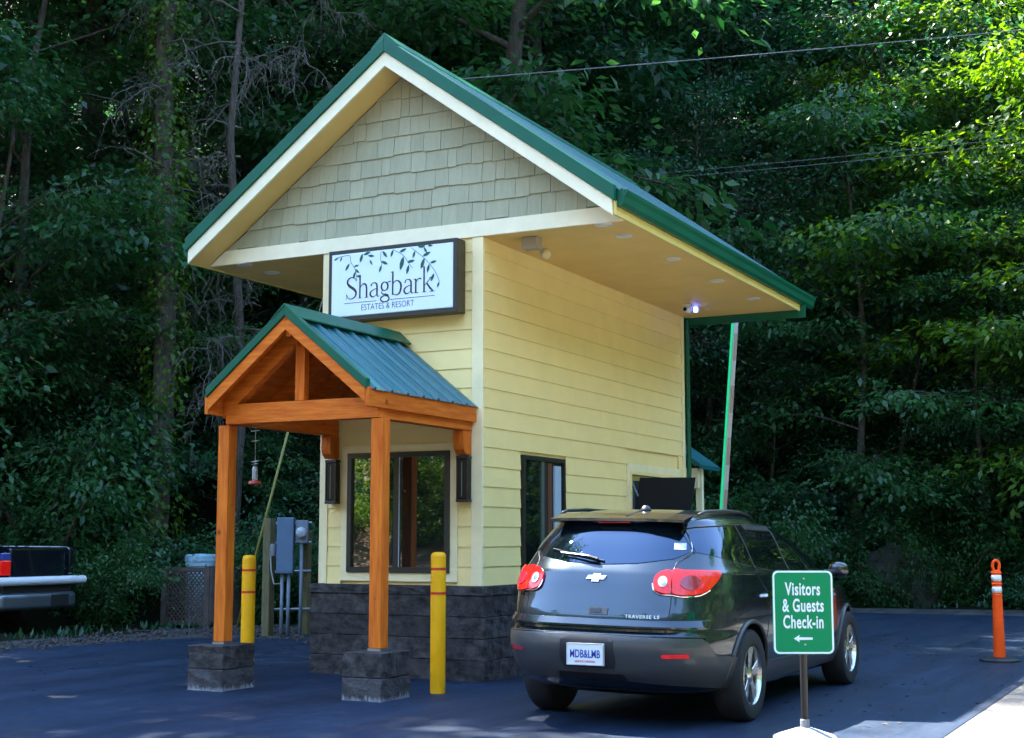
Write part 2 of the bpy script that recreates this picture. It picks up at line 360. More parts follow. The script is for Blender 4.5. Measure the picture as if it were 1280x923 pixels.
# lap siding courses
EXP, Z0 = .2115, 1.19-.2115
courses = [(Z0+k*EXP, Z0+(k+1)*EXP) for k in range(18)]
FWX0, FWX1, FWZ0, FWZ1 = -1.674, -.373, 1.122, 2.4255        # front window outer frame
SW = (.93, 2.03, 1.0, 2.421)                                   # side sliding window  y0 y1 z0 z1
DW = (4.11, 5.74, 1.25, 2.37)                                  # drive-up opening
def subtract(seg, cut):
    out = []
    for a, b in seg:
        if cut[1] <= a or cut[0] >= b: out.append((a,b)); continue
        if cut[0] > a: out.append((a, cut[0]))
        if cut[1] < b: out.append((cut[1], b))
    return [s for s in out if s[1]-s[0] > .02]
for z0, z1 in courses:
    z0c, z1c = max(z0, HB), min(z1+.012, HS-.001)
    if z1c - z0c < .03: continue
    segs = [(-W+.09, -.115)]
    if z0c < FWZ1+.085 and z1c > FWZ0-.09: segs = subtract(segs, (FWX0-.095, FWX1+.095))
    for a, b in segs:                                       # front wall: board leans out at the bottom
        MB().prism_x([(.006,z0c),(-.018,z0c),(-.006,z1c),(.006,z1c)][::-1], a, b).build('siding_board', CREAM, wallf)
    segs = [(.018, D-.09)]
    if z0c < SW[3]+.02 and z1c > SW[2]: segs = subtract(segs, (SW[0]-.04, SW[1]+.05))
    if z0c < DW[3]+.09 and z1c > DW[2]-.09: segs = subtract(segs, (DW[0]-.16, DW[1]+.16))
    for a, b in segs:
        cut = [a]+[c for c in (random.uniform(2.2,4.2),) if a+.5 < c < b-.5 and z0c > 2.6]+[b]
        for u, w in zip(cut[:-1], cut[1:]):
            MB().prism_y([(-.006,z0c),(.018,z0c),(.006,z1c),(-.006,z1c)], u+.0006, w-.0006).build('siding_board', CREAM, wallf)
    for xw in (-W,):
        MB().prism_y([(xw+.006,z0c),(xw+.006,z1c),(xw-.006,z1c),(xw-.018,z0c)], .02, D-.09).build('siding_board', CREAM, wallf)
cb = MB().box(-.112, .024, -.026, .016, HB, HS-.002); cb.build('corner_board', WTRIM, booth, bevel=.004, seg=1)
MB().box(-.01, .022, D-.088, D+.02, HB, HS-.003).build('corner_board', WTRIM, booth, bevel=.004, seg=1)
MB().box(-W-.022, -W+.088, -.024, .016, HB, HS-.004).build('corner_board', WTRIM, booth, bevel=.004, seg=1)
# casing round the front window, frames, panes
def frame_y(mb, x0, x1, z0, z1, t, y0, y1):
    mb.box(x0,x0+t,y0,y1,z0,z1); mb.box(x1-t,x1,y0,y1,z0,z1); mb.box(x0+t,x1-t,y0,y1,z0,z0+t); mb.box(x0+t,x1-t,y0,y1,z1-t,z1); return mb
def frame_x(mb, y0, y1, z0, z1, t, x0, x1):
    mb.box(x0,x1,y0,y0+t,z0,z1); mb.box(x0,x1,y1-t,y1,z0,z1); mb.box(x0,x1,y0+t,y1-t,z0,z0+t); mb.box(x0,x1,y0+t,y1-t,z1-t,z1); return mb
frame_y(MB(), FWX0-.093, FWX1+.093, FWZ0-.095, FWZ1+.083, .09, -.024, .012).build('window_casing', WTRIM, booth)
win = frame_y(MB(), FWX0, FWX1, FWZ0, FWZ1, .055, -.05, .012).build('front_window', BRONZE, booth)
xm = (FWX0+FWX1)/2 - .01
MB().box(xm-.035, xm+.03, -.046, .01, FWZ0+.055, FWZ1-.055).build('mullion', BRONZE, win)
MB().box(xm+.0301, xm+.040, -.043, -.036, FWZ0+.057, FWZ1-.057).build('sash_edge', mat('pale_sash', (.55,.58,.55), .4), win)
MB().box(FWX0+.055, xm-.036, -.016, -.008, FWZ0+.056, FWZ1-.056).build('pane', GLASS, win)
MB().box(xm+.041, FWX1-.056, -.026, -.018, FWZ0+.056, FWZ1-.056).build('pane', GLASS, win)
# side slider, half open
sw = frame_x(MB(), SW[0], SW[1], SW[2], SW[3], .05, -.012, .035).build('side_window', BRONZE, booth)
MB().box(-.004, .004, SW[0]+.05, 1.42, SW[2]+.05, SW[3]-.05).build('pane', GLASS, sw)
MB().box(-.004, .022, 1.42, 1.475, SW[2]+.05, SW[3]-.05).build('meeting_rail', mat('grey_green_sash', (.10,.13,.10), .4), sw)
MB().box(-.002, .010, 1.60, 1.70, SW[2]+.05, SW[3]-.06).build('jamb_board', mat('brown_jamb', (.14,.045,.02), .5), sw)
MB().box(-.002, .020, 1.76, 1.93, SW[2]+.05, SW[3]-.09).build('sliding_sash', mat('pale_blue_sash', (.42,.52,.60), .35), sw)
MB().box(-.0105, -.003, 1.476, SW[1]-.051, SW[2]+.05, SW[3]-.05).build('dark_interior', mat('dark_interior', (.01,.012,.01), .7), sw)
dc = MB().add(*[(lambda s: (s.v, s.f))(MB().lathe([(.001,.0),(.032,.0),(.032,.003),(.001,.003)], (.004, 1.02, 1.10), 16, 'x'))][0])
dc.build('round_decal', mat('red_white_decal', (.65,.05,.05), .5, var=(60,.2,(.8,.75,.72)), stretch=(1,1,3)), sw)
# drive-up window: casing, reveal, dark opening
frame_x(MB(), DW[0]-.158, DW[1]+.158, DW[2]-.12, DW[3]+.105, .10, -.01, .026).build('window_casing', WTRIM, booth)
dwn = frame_x(MB(), DW[0]-.058, DW[1]+.058, DW[2]-.02, DW[3]+.006, .045, -.009, .034).build('drive_up_window', CREAM, booth)
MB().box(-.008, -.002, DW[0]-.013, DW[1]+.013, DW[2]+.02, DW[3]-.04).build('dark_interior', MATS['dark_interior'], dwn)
MB().box(-.0015, .012, DW[0]-.01, DW[1]+.012, DW[3]-.12, DW[3]-.045).build('head_board', mat('ochre_head', (.42,.30,.06), .6), dwn)
MB().box(-.0015, .020, DW[0]-.012, DW[0]+.10, DW[2]+.03, DW[3]-.12).build('jamb_board', mat('slate_jamb', (.07,.11,.14), .5), dwn)
# roof: deck, trims, panels, ridge cap
def rake_poly(side, lo, hi, ext=0, x0=0):
    a, b = XC+side*x0, XC+side*(HX+ext)
    p = [(a, B(a)+lo), (b, B(b)+lo), (b, B(b)+hi), (a, B(a)+hi)]
    return p if side > 0 else p[::-1]
roof = MB()
for s in (-1, 1): roof.prism_y(rake_poly(s, .16, .285, .02), YF+.05, YB-.02)
roof = roof.build('roof', mat('roof_deck', (.05,.05,.045), .9), booth)
for s in (-1, 1):
    MB().prism_y(rake_poly(s, 0, .158), YF, YF+.03).build('rake_board', TRIM, booth)
    MB().prism_y(rake_poly(s, .160, .325, .035), YF-.028, YF+.045).build('rake_trim', GREEN, booth, bevel=.006, seg=1)
    MB().prism_y(rake_poly(s, 0, .15), YB-.03, YB).build('rake_board', GREEN, booth)
    MB().prism_y(rake_poly(s, .152, .325, .035), YB-.045, YB+.028).build('rake_trim', GREEN, booth)
    MB().prism_y(rake_poly(s, .012, .045), YF+.032, -.002).build('rake_soffit', OCHRE, booth)
# metal panels with raised ribs, each its own sheet
sl = math.hypot(1, SL); PL = (HX+.05)*sl
def panel_mesh(wid, length, name, m):
    prof = [(0,0),(.012,.028),(.034,.028),(.046,0),(wid*.38,0),(wid*.40,.007),(wid*.45,.007),(wid*.47,0),(wid*.68,0),(wid*.70,.007),(wid*.75,.007),(wid*.77,0),(wid,0)]
    p = prof + [(y, z-.006) for y, z in prof[::-1]]
    mb = MB().prism_x([(y,z) for y,z in p][::-1], 0, length); me = mb.mesh(name); me.materials.append(m); return me
pw = .305; pme = panel_mesh(pw-.001, PL, 'roof_panel', ROOFM)
for s in (-1, 1):
    n = int(round((YB-YF)/pw))
    for k in range(n):
        o = link('roof_panel', pme, roof)
        y0 = YF+.047+k*(YB-YF-.094)/n
        rot = Matrix.Rotation(math.atan(SL), 4, 'Y') if s > 0 else Matrix.Rotation(math.pi, 4, 'Z') @ Matrix.Rotation(math.atan(SL), 4, 'Y')
        yy = y0 if s > 0 else y0 + pw
        o.matrix_local = Matrix.Translation((s*.02 + XC - booth.location.x, yy - booth.location.y, ZB+.302-.02*SL)) @ rot
        o.scale.y = (YB-YF-.094)/n/pw
MB().prism_y([(XC-.16,B(XC-.16)+.332),(XC+.16,B(XC+.16)+.332),(XC+.16,B(XC+.16)+.345),(XC,ZB+.375),(XC-.16,B(XC-.16)+.345)], YF-.02, YB+.02).build('ridge_cap', GREEN, roof)
# gable field: backing, frieze, shingles
gb = MB().prism_y([(XC-2.68,4.735),(XC+2.68,4.735),(XC+.03,ZB-.02),(XC-.03,ZB-.02)], .0, .06).build('gable', SHIN, booth)
h0, h1 = (ZB-4.728)/SL, (ZB-4.897)/SL
MB().prism_y([(XC-h0,4.728),(XC+h0,4.728),(XC+h1,4.897),(XC-h1,4.897)], -.038, -.001).build('frieze_board', TRIM, booth, bevel=.004, seg=1)
rr = random.Random(5)
for k in range(9):
    zb = 4.899 + k*.2165; half = (ZB-zb)/SL + .02; x = XC-half-.1*rr.random()
    while x < XC+half:
        w = rr.choice((.11,.15,.17,.19,.22,.25,.28)); dz = rr.choice((0,0,0,.010,.016)); y0 = -.020-rr.uniform(0,.004)
        a, b = x+.0022, x+w-.0022; x += w
        po = clip(clip([(a,zb+dz),(b,zb+dz),(b,zb+.232),(a,zb+.232)], SL, 1, ZB+SL*XC-.004), -SL, 1, ZB-SL*XC-.004)
        if len(po) < 3: continue
        ar = abs(sum(po[i][0]*po[(i+1)%len(po)][1]-po[(i+1)%len(po)][0]*po[i][1] for i in range(len(po))))/2
        if ar < .0006: continue
        n = len(po); fr = lambda z: y0 + .017*min(1, max(0,(z-zb)/.225))
        MB().add([(px_,fr(pz),pz) for px_,pz in po]+[(px_,.001,pz) for px_,pz in po],
                 [tuple(range(n)), tuple(range(2*n-1,n-1,-1))]+[(i,i+n,(i+1)%n+n,(i+1)%n) for i in range(n)]).build('shingle', SHIN, gb)
# eaves
YS = 6.32
for s in (-1, 1):
    xa, xb = (0.0, 1.70) if s > 0 else (-W-1.70, -W)
    MB().box(min(xa,xb), max(xa,xb), .0, YS, HS, HS+.02).build('soffit', OCHRE, booth)
    xo = 1.70 if s > 0 else -W-1.70
    MB().box(min(xo,xo+s*.025), max(xo,xo+s*.025), YF+.031, YS+.03, 4.712, 4.86).build('fascia_board', FASCIA, booth)
    g = [(.027,4.80),(.075,4.80),(.105,4.835),(.112,4.90),(.135,4.935),(.138,4.965),(.128,4.965),(.125,4.94),(.10,4.905),(.095,4.845),(.07,4.812),(.04,4.812),(.04,4.965),(.027,4.965)]
    po = [(xo+s*a, b) for a, b in g]
    MB().prism_y(po if s > 0 else po[::-1], -.335, YB+.08).build('gutter', GREEN, booth)
    e = [(xo+s*.03,4.803),(xo+s*.075,4.803),(xo+s*.104,4.836),(xo+s*.111,4.90),(xo+s*.134,4.935),(xo+s*.136,4.966),(xo+s*.03,4.966)]
    MB().prism_y(e if s > 0 else e[::-1], -.345, -.334).build('gutter_end_cap', GREEN, booth)
    MB().box(min(xa,xb+s*.1), max(xa,xb+s*.1) , YS+.001, YS+.04, 4.615, 4.80).build('back_frieze', GREEN, booth)
MB().tube([(.055,D+.06,.1),(.055,D+.06,4.68)], .035, 8).build('downspout', GREEN, booth)
MB().prism_y([(XC-2.65,4.735),(XC+2.65,4.735),(XC,ZB-.05)], D-.05, D).build('back_gable', GREEN, booth)
# stone base: split-faced blocks
def stone_block(x0, x1, y0, y1, z0, z1, amp=.012, faces='', seed=0):
    r = random.Random(seed); bm = bmesh.new()
    bmesh.ops.create_cube(bm, size=1)
    for v in bm.verts: v.co = Vector(((x0+x1)/2+v.co.x*(x1-x0), (y0+y1)/2+v.co.y*(y1-y0), (z0+z1)/2+v.co.z*(z1-z0)))
    bmesh.ops.bevel(bm, geom=list(bm.edges), offset=.006, segments=1, affect='EDGES')
    L_ = max(x1-x0, y1-y0); c = max(2, int(L_/.12))
    for ax in (0, 1):
        lo, hi = ((x0,x1),(y0,y1))[ax]
        for i in range(1, c):
            p = [0,0,0]; p[ax] = lo+(hi-lo)*i/c + r.uniform(-.02,.02); nn = [0,0,0]; nn[ax] = 1
            if hi-lo > .3: bmesh.ops.bisect_plane(bm, geom=bm.verts[:]+bm.edges[:]+bm.faces[:], plane_co=p, plane_no=nn)
    for i in (1,2):
        bmesh.ops.bisect_plane(bm, geom=bm.verts[:]+bm.edges[:]+bm.faces[:], plane_co=(0,0,z0+(z1-z0)*i/3), plane_no=(0,0,1))
    for v in bm.verts:
        if 'y' in faces and abs(v.co.y-y0) < .004: v.co.y += r.uniform(-amp, amp*.6)
        if 'x' in faces and abs(v.co.x-x1) < .004: v.co.x += r.uniform(-amp*.6, amp)
        if 'X' in faces and abs(v.co.x-x0) < .004: v.co.x -= r.uniform(-amp*.6, amp)
        if z0+.01 < v.co.z < z1-.01: v.co.z += r.uniform(-.012,.012)
    return bm
def bm_obj(name, bm, m, parent):
    off = parent.matrix_basis.translation if parent is not None else Vector()
    if parent is not None and parent.parent is not None: off = off + parent.parent.matrix_basis.translation
    for v in bm.verts: v.co -= off
    me = bpy.data.meshes.new(name); bm.to_mesh(me); bm.free(); me.materials.append(m)
    o = bpy.data.objects.new(name, me); COL.objects.link(o); o.parent = parent; return o
pb = .078
base = MB().box(-W-pb+.03, pb-.03, -pb+.03, D+pb-.03, 0, HB-.012).build('stone_base', STONE, booth)
sd = 0
for k in range(5):
    z0, z1 = (k*.2225, (k+1)*.2225-.003) if k < 4 else (.89, HB)
    ex = .012 if k == 4 else 0
    for xa, xb in ([(-W-pb,-1.30),(-1.30,pb)] if k % 2 else [(-W-pb,-.55),(-.55,pb)]):
        sd += 1; bm_obj('stone_block', stone_block(xa-(ex if xa<-2 else -.0003), xb+(ex if xb>0 else -.0003), -pb-ex, .10, z0, z1, .011, 'y'+('x' if xb>0 else '')+('X' if xa<-2 else ''), sd), STONE, base)
    y = .102 ; j = 0
    while y < D+pb-.1:
        L_ = (1.25 if (j or k%2) else .62); yb = min(y+L_, D+pb)
        sd += 1; bm_obj('stone_block', stone_block(-.20, pb+ex, y, yb-.002, z0, z1, .011, 'x', sd), STONE, base)
        y = yb; j += 1

# ================================================================ porch on the front
porch = thing('timber_porch', 'orange cedar timber porch with green metal gable roof before the booth door', 'porch', (XC, -1.0, 0))
PS, PZ, PH, PYF = .80, 3.52, .93, -2.12          # slope, rake underside at ridge, half width, front plane
def PB(x): return PZ - PS*abs(x-XC)
def ppoly(side, lo, hi, ext=0, x0=0):
    a, b = XC+side*x0, XC+side*(PH+ext); p = [(a,PB(a)+lo),(b,PB(b)+lo),(b,PB(b)+hi),(a,PB(a)+hi)]
    return p if side > 0 else p[::-1]
for px_, py_ in ((-.10,-1.825),(-1.955,-1.79)):
    MB().box(px_-.066, px_+.066, py_-.066, py_+.066, .47, 2.62).build('post', WZ, porch, bevel=.006)
    MB().box(px_-.072, px_+.072, py_-.072, py_+.072, .445, .468).build('post_base', STEEL, porch)
    pier = MB().box(px_-.19, px_+.17, py_-.20, py_+.20, .02, .42).build('pier', STONE, porch)
    for k, (z0,z1) in enumerate(((0,.215),(.219,.443))):
        for j, (ya,yb) in enumerate(((-.25,-.002),(.0,.25)) if k else ((-.25,.249),)):
            sd += 1
            bm_obj('stone_block', stone_block(px_-.225, px_+.20, py_+ya, py_+yb, z0, z1, .014, 'xX'+('y' if j == 0 else ''), sd),
                   STONE if k else mat('stone_with_white_drips', (.05,.05,.05)), pier)
MB().box(XC-PH-.02+.07, XC+PH-.08+.085, -1.90, -1.76, 2.625, 2.825).build('front_beam', WX, porch, bevel=.006)
for s in (-1, 1):
    xa = XC+s*(PH-.075)
    MB().box(xa-.065, xa+.065, -1.758, -.03, 2.625, 2.80).build('side_beam', WY, porch, bevel=.006)
    MB().prism_y(ppoly(s, -.02, .115), PYF, PYF+.045).build('rake_board', WX, porch, bevel=.004)
    MB().prism_y(ppoly(s, .117, .215, .02), PYF-.022, PYF+.06).build('rake_trim', GREEN, porch, bevel=.005, seg=1)
    MB().prism_y(ppoly(s, -.09, .11), -1.88, -1.78).build('truss_rafter', WX, porch, bevel=.004)
    for yy in (-1.2, -.62, -.08): MB().prism_y(ppoly(s, -.06, .11, -.02), yy, yy+.05).build('rafter', WX, porch)
    MB().prism_y(ppoly(s, .112, .135), PYF+.046, -.022).build('roof_boards', WY, porch)
    xo = XC+s*(PH+.002)
    MB().box(min(xo,xo+s*.04), max(xo,xo+s*.04), PYF+.002, -.03, PB(xo)-.06, PB(xo)+.125).build('fascia_board', WY, porch, bevel=.004)
    xb = XC+s*(PH-.085)
    br = MB().prism_x([(-.028,2.62),(-.028,2.37),(-.13,2.37),(-.185,2.42),(-.20,2.47),(-.20,2.622)][::-1], xb-.062, xb+.062); br.build('bracket', WZ, porch, bevel=.005)
MB().box(XC-.055, XC+.055, -1.87, -1.79, 2.83, PZ-.09).build('king_post', WZ, porch, bevel=.005)
MB().box(XC-.03, XC+.03, PYF+.05, -.03, PZ-.08, PZ+.085).build('ridge_beam', WY, porch)
pn = 7; ppw = (-.03-PYF-.04)/pn; psl = math.hypot(1, PS); ppme = panel_mesh(ppw-.001, (PH+.05)*psl, 'roof_panel', mat('teal_porch_roof_metal', (.010,.115,.125), .34, var=(3,.1), spec=.6))
for s in (-1, 1):
    for k in range(pn):
        o = link('roof_panel', ppme, porch); yy = PYF+.045+k*ppw + (0 if s > 0 else ppw)
        rot = Matrix.Rotation(math.atan(PS), 4, 'Y') if s > 0 else Matrix.Rotation(math.pi, 4, 'Z') @ Matrix.Rotation(math.atan(PS), 4, 'Y')
        o.matrix_local = Matrix.Translation((s*.015, yy+1.0, PZ+.150-.015*PS)) @ rot
rc = MB()
for s in (-1, 1): rc.prism_y([(XC,PZ+.235),(XC,PZ+.215),(XC+s*.15,PZ+.205-PS*.15),(XC+s*.15,PZ+.217-PS*.15)][::s], PYF-.03, -.022)
rc.build('ridge_cap', GREEN, porch)
# the same porch at the back of the booth: only its eave shows past the corner
bp = thing('back_porch', 'small cream back porch with teal roof peeking past the booth corner', 'porch', (XC, 8.4, 0))
MB().prism_y([(XC,3.04),(XC,2.99),(XC+.53,2.60),(XC+.53,2.66)][::-1], 8.3, 9.2).build('roof', MATS['teal_porch_roof_metal'], bp)
MB().prism_y([(XC-.53,2.66),(XC-.53,2.60),(XC,2.99),(XC,3.04)][::-1], 8.3, 9.2).build('roof', MATS['teal_porch_roof_metal'], bp)
MB().box(XC-.42, XC+.42, 8.4, 8.5, 2.3, 2.62).build('fascia_board', TRIM, bp)
for xx in (XC-.40, XC+.40): MB().box(xx-.05, xx+.05, 8.505, 8.6, 0, 2.62).build('post', TRIM, bp)
# ================================================================ fixtures on the booth
for i, (x, y) in enumerate(((1.41,.05),(1.38,.66),(1.40,2.085),(1.41,3.63),(1.415,5.12))):
    t = thing('soffit_light', ['round recessed soffit light nearest the gable end, right eave','second recessed soffit light from the gable, right eave','third recessed soffit light from the gable, middle of right eave','fourth recessed soffit light from the gable, right eave','recessed soffit light at the far end of the right eave'][i], 'light', (x,y,HS), 'recessed lights in the right soffit')
    MB().lathe([(.095,0),(.095,-.008),(.075,-.010),(.074,-.004)], (x,y,HS-.0005), 24).build('trim_ring', WHITE, t, smooth=40)
    MB().lathe([(.073,-.003),(.05,-.007),(.02,-.009)], (x,y,HS-.001), 20).build('lens', mat('frosted_lens', (.8,.76,.62), .5), t, smooth=True)
for i, (x, y) in enumerate(((-3.26,.60),(-3.257,.06))):
    t = thing('soffit_light', ['recessed light in the left soffit further from the gable','recessed light in the left soffit close behind the frieze'][i], 'light', (x,y,HS), 'recessed lights in the left soffit')
    MB().lathe([(.095,0),(.095,-.008),(.075,-.010),(.074,-.004)], (x,y,HS-.0005), 24).build('trim_ring', WHITE, t, smooth=40)
    MB().lathe([(.073,-.003),(.05,-.007),(.02,-.009)], (x,y,HS-.001), 20).build('lens', MATS['frosted_lens'], t, smooth=True)
fl = thing('flood_light', 'small beige motion flood light under the right soffit near the corner', 'flood light', (.47,.28,HS-.001))
BEIGE = mat('beige_plastic', (.36,.30,.22), .5)
MB().box(.37,.56,.20,.34,HS-.14,HS-.002).build('housing', BEIGE, fl, bevel=.012)
MB().tube([(.50,.34,HS-.10),(.52,.42,HS-.13)], .018, 8).build('arm', BEIGE, fl)
MB().lathe([(.022,-.05),(.05,-.02),(.062,.03),(.062,.05),(.05,.055)], (.50,.50,HS-.14), 18, 'y').build('lamp_head', mat('cream_lamp', (.72,.58,.30), .45), fl, smooth=40)
sc = thing('security_camera', 'white security camera with glowing blue light under the far soffit edge', 'camera', (.47,5.25,HS-.001))
MB().box(.40,.52,5.10,5.22,HS-.05,HS-.002).build('mount', WHITE, sc, bevel=.008)
MB().lathe([(.03,-.10),(.042,-.08),(.042,.05),(.03,.06)], (.46,5.14,HS-.085), 16, 'y').build('body', WHITE, sc, smooth=40)
MB().lathe([(.028,-.006),(.028,.0)], (.46,5.04,HS-.085), 14, 'y').build('lens', BLACK, sc)
MB().lathe([(.026,-.05),(.034,-.03),(.034,.02),(.02,.03)], (.53,5.28,HS-.05), 14, 'z').build('indicator', mat('blue_led', (.05,.08,.6), .3, emit=((.06,.10,1), 1.6)), sc, smooth=True)

for i, (x0, x1) in enumerate(((-1.915,-1.768),(-.237,-.092))):
    s = thing('wall_sconce', ['tall black wall sconce left of the front window, under the porch','tall black wall sconce right of the front window, by the corner board'][i], 'sconce', ((x0+x1)/2,-.03,1.87), 'black sconces flanking the front window')
    MB().box(x0+.02,x1-.02,-.055,-.0265,1.90,2.32).build('back_plate', BLACK, s)
    MB().box(x0+.012,x1-.012,-.125,-.056,1.90,2.325).build('shade', mat('smoked_glass', (.006,.007,.007), .25, spec=.3), s, bevel=.006)
    for z0, z1 in ((1.868,1.8995),(2.3255,2.357)): MB().box(x0,x1,-.137,-.045,z0,z1).build('end_cap', BLACK, s, bevel=.004)
    for xx in (x0+.004,x1-.016): MB().box(xx,xx+.012,-.134,-.1255,1.90,2.325).build('corner_bar', BLACK, s)
    MB().box((x0+x1)/2-.010,(x0+x1)/2-.002,-.1275,-.1255,1.93,2.29).build('light_strip', mat('pale_diffuser', (.14,.16,.16), .3), s)

# ---- the lit cabinet sign
SX0, SX1, SZ0, SZ1, SY = -1.850, -.190, 3.895, 4.700, -.215
sg = thing('cabinet_sign', 'brown framed light-box sign with leafy sprigs and dark lettering over the porch', 'sign', (XC,-.1,SZ0))
cab = MB().box(SX0,SX1,SY+.012,-.028,SZ0,SZ1); cab.build('cabinet', mat('bronze_cabinet', (.055,.04,.022), .45), sg, bevel=.006)
frame_y(MB(), SX0+.002, SX1-.002, SZ0+.002, SZ1-.002, .045, SY, SY+.0115).build('retainer_frame', mat('bronze_retainer', (.02,.022,.018), .4), sg)
FX0, FX1, FZ0, FZ1 = SX0+.047, SX1-.047, SZ0+.047, SZ1-.047
MB().box(FX0,FX1,SY-.012,SY+.010,FZ0,FZ1).build('sign_face', mat('white_acrylic_face', (.66,.76,.84), .3, spec=.2, emit=((.45,.72,1.0), .012)), sg, bevel=.010)
INK = mat('dark_ink', (.018,.016,.024), .5); LEAFINK = mat('green_ink', (.006,.085,.050), .5)
FW_, FH_ = FX1-FX0, FZ1-FZ0
def on_sign(mb): return place(mb, (FX0, SY-.0135, FZ0), (1,0,0), (0,0,1), (0,-1,0))
def ell(cx, cy, rx, ry, wt, wn, a0=0, a1=360, n=18):
    return [(cx+rx*math.cos(R(a0+(a1-a0)*i/n)), cy+ry*math.sin(R(a0+(a1-a0)*i/n)), wn+(wt-wn)*abs(math.cos(R(a0+(a1-a0)*i/n)))) for i in range(n+1)]
GLY = {
 'S': (.92, [[(.76,1.2,.03),(.66,1.42,.05),(.42,1.5,.06),(.18,1.36,.10),(.12,1.12,.13),(.3,.88,.17),(.6,.66,.17),(.76,.4,.13),(.66,.12,.09),(.4,0,.06),(.16,.1,.04),(.06,.34,.03)], [(.77,1.18,.03),(.775,1.50,.035)], [(.05,.36,.03),(.04,-.02,.035)]]),
 'h': (.80, [[(.12,0,.11),(.12,1.62,.11)],[(.12,.66,.04),(.26,.90,.06),(.44,.97,.10),(.58,.82,.12),(.61,.5,.12),(.61,0,.12)],[(-.02,.018,.036),(.27,.018,.036)],[(.46,.018,.036),(.76,.018,.036)],[(-.02,1.58,.04),(.14,1.60,.05)]]),
 'a': (.78, [[(.13,.76,.10),(.2,.93,.05),(.38,.98,.06),(.54,.86,.11),(.57,.6,.12),(.57,.15,.11),(.64,.02,.06),(.75,.06,.03)],[(.57,.58,.04),(.3,.5,.06),(.12,.36,.10),(.08,.2,.12),(.18,.04,.10),(.34,.02,.06),(.48,.12,.04),(.57,.22,.03)]]),
 'g': (.80, [ell(.34,.66,.235,.29,.12,.05),[(.20,.40,.05),(.12,.27,.06),(.20,.15,.08),(.45,.10,.10),(.63,.0,.10)],ell(.36,-.19,.30,.21,.10,.06,40,-320),[(.52,.88,.05),(.64,.96,.05),(.78,.95,.08)]]),
 'b': (.86, [[(.12,.02,.11),(.12,1.62,.11)],[(.12,.72,.04),(.28,.93,.06),(.48,.96,.08),(.68,.76,.13),(.71,.48,.14),(.63,.16,.12),(.44,.01,.07),(.26,.03,.05),(.12,.15,.03)],[(-.02,1.58,.04),(.14,1.60,.05)]]),
 'r': (.58, [[(.12,0,.11),(.12,.96,.11)],[(.12,.62,.03),(.22,.86,.05),(.36,.97,.07),(.50,.92,.11)],[(-.02,.018,.036),(.32,.018,.036)],[(-.02,.93,.04),(.14,.95,.05)]]),
 'k': (.86, [[(.12,0,.11),(.12,1.75,.11)],[(.12,.42,.04),(.60,.93,.05)],[(.30,.62,.10),(.50,.32,.12),(.74,.02,.12)],[(-.02,.018,.036),(.28,.018,.036)],[(.52,.018,.036),(.88,.018,.036)],[(.46,.955,.036),(.74,.955,.036)],[(-.02,1.71,.04),(.14,1.73,.05)]]),
}
def word(s, x0, y0, sx, sy):
    mb = MB(); x = x0
    for ch in s:
        adv, strokes = GLY[ch]
        for q in strokes: ribbon(mb, [(x+a*sx, y0+b*sy, w*(sx+sy)/2*1.05) for a,b,w in q])
        x += adv*sx
    return mb, x
wm, xe = word('Shagbark', 0, 0, .180, .163)
wm.v = [(a + FW_*.50 - xe/2 - .012, b + FH_*.268, c) for a,b,c in wm.v]
on_sign(wm).build('lettering', INK, sg)
ln = MB(); ribbon(ln, [(FW_*.115,FH_*.205,.006),(FW_*.385,FH_*.205,.006)], smooth=False); ribbon(ln, [(FW_*.50,FH_*.205,.006),(FW_*.86,FH_*.205,.006)], smooth=False)
on_sign(ln).build('rule_line', INK, sg)
e = text_mb('ESTATES & RESORT', .098, .82, -.0012, depth=.001); e.v = [(a+FW_*.475, b+FH_*.115, c) for a,b,c in e.v]
on_sign(e).build('lettering', INK, sg)
def leaf(mb, x, y, ang, L_, wd=.34):
    ca, sa = math.cos(R(ang)), math.sin(R(ang)); pr = [(0,0),(.25,.75),(.55,1),(.8,.6),(1,0)]
    up = [(t*L_, h*wd*L_*.5) for t, h in pr]; dn = [(t*L_, -h*wd*L_*.5) for t, h in pr[1:-1]][::-1]
    pts = up+dn; o = len(mb.v)
    mb.v += [(x+a*ca-b*sa, y+a*sa+b*ca, .0016) for a,b in pts]; mb.f.append(tuple(range(o, o+len(pts)))[::-1])
sp = MB()
def twig(pts, leaves, w=.006):
    ribbon(sp, [(FW_*a, FH_*b, w) for a,b in pts], z=.0014)
    for a, b, ang, L_ in leaves: leaf(sp, FW_*a, FH_*b, ang, L_)
twig([(.05,.95),(.15,.965),(.165,.86),(.20,.74),(.215,.62)], [(.06,.95,205,.07),(.09,.955,240,.06),(.155,.84,235,.10),(.20,.74,-40,.08),(.19,.78,10,.07),(.205,.70,250,.09),(.213,.63,-15,.07)])
twig([(.28,.97),(.33,.975)], [(.265,.975,250,.11),(.27,.95,15,.10),(.31,.93,-8,.085),(.325,.86,-60,.07)])
twig([(.42,.985),(.415,.86),(.425,.78),(.41,.66)], [(.43,.98,-50,.10),(.42,.82,-25,.10),(.425,.76,-110,.09)])
twig([(.52,.98),(.60,.88),(.65,.74),(.68,.66)], [(.52,.985,250,.09),(.57,.93,20,.10),(.605,.86,255,.16),(.635,.76,8,.10),(.65,.72,255,.11)])
twig([(.665,.985),(.74,.86),(.80,.74),(.86,.58),(.90,.40)], [(.70,.93,250,.09),(.72,.985,0,.10),(.77,.97,-60,.08),(.76,.83,20,.11),(.775,.80,250,.13),(.82,.71,12,.09),(.815,.70,255,.10),(.855,.55,245,.10),(.895,.41,250,.07),(.80,.985,-5,.07)])
on_sign(sp).build('leaf_sprig', LEAFINK, sg)

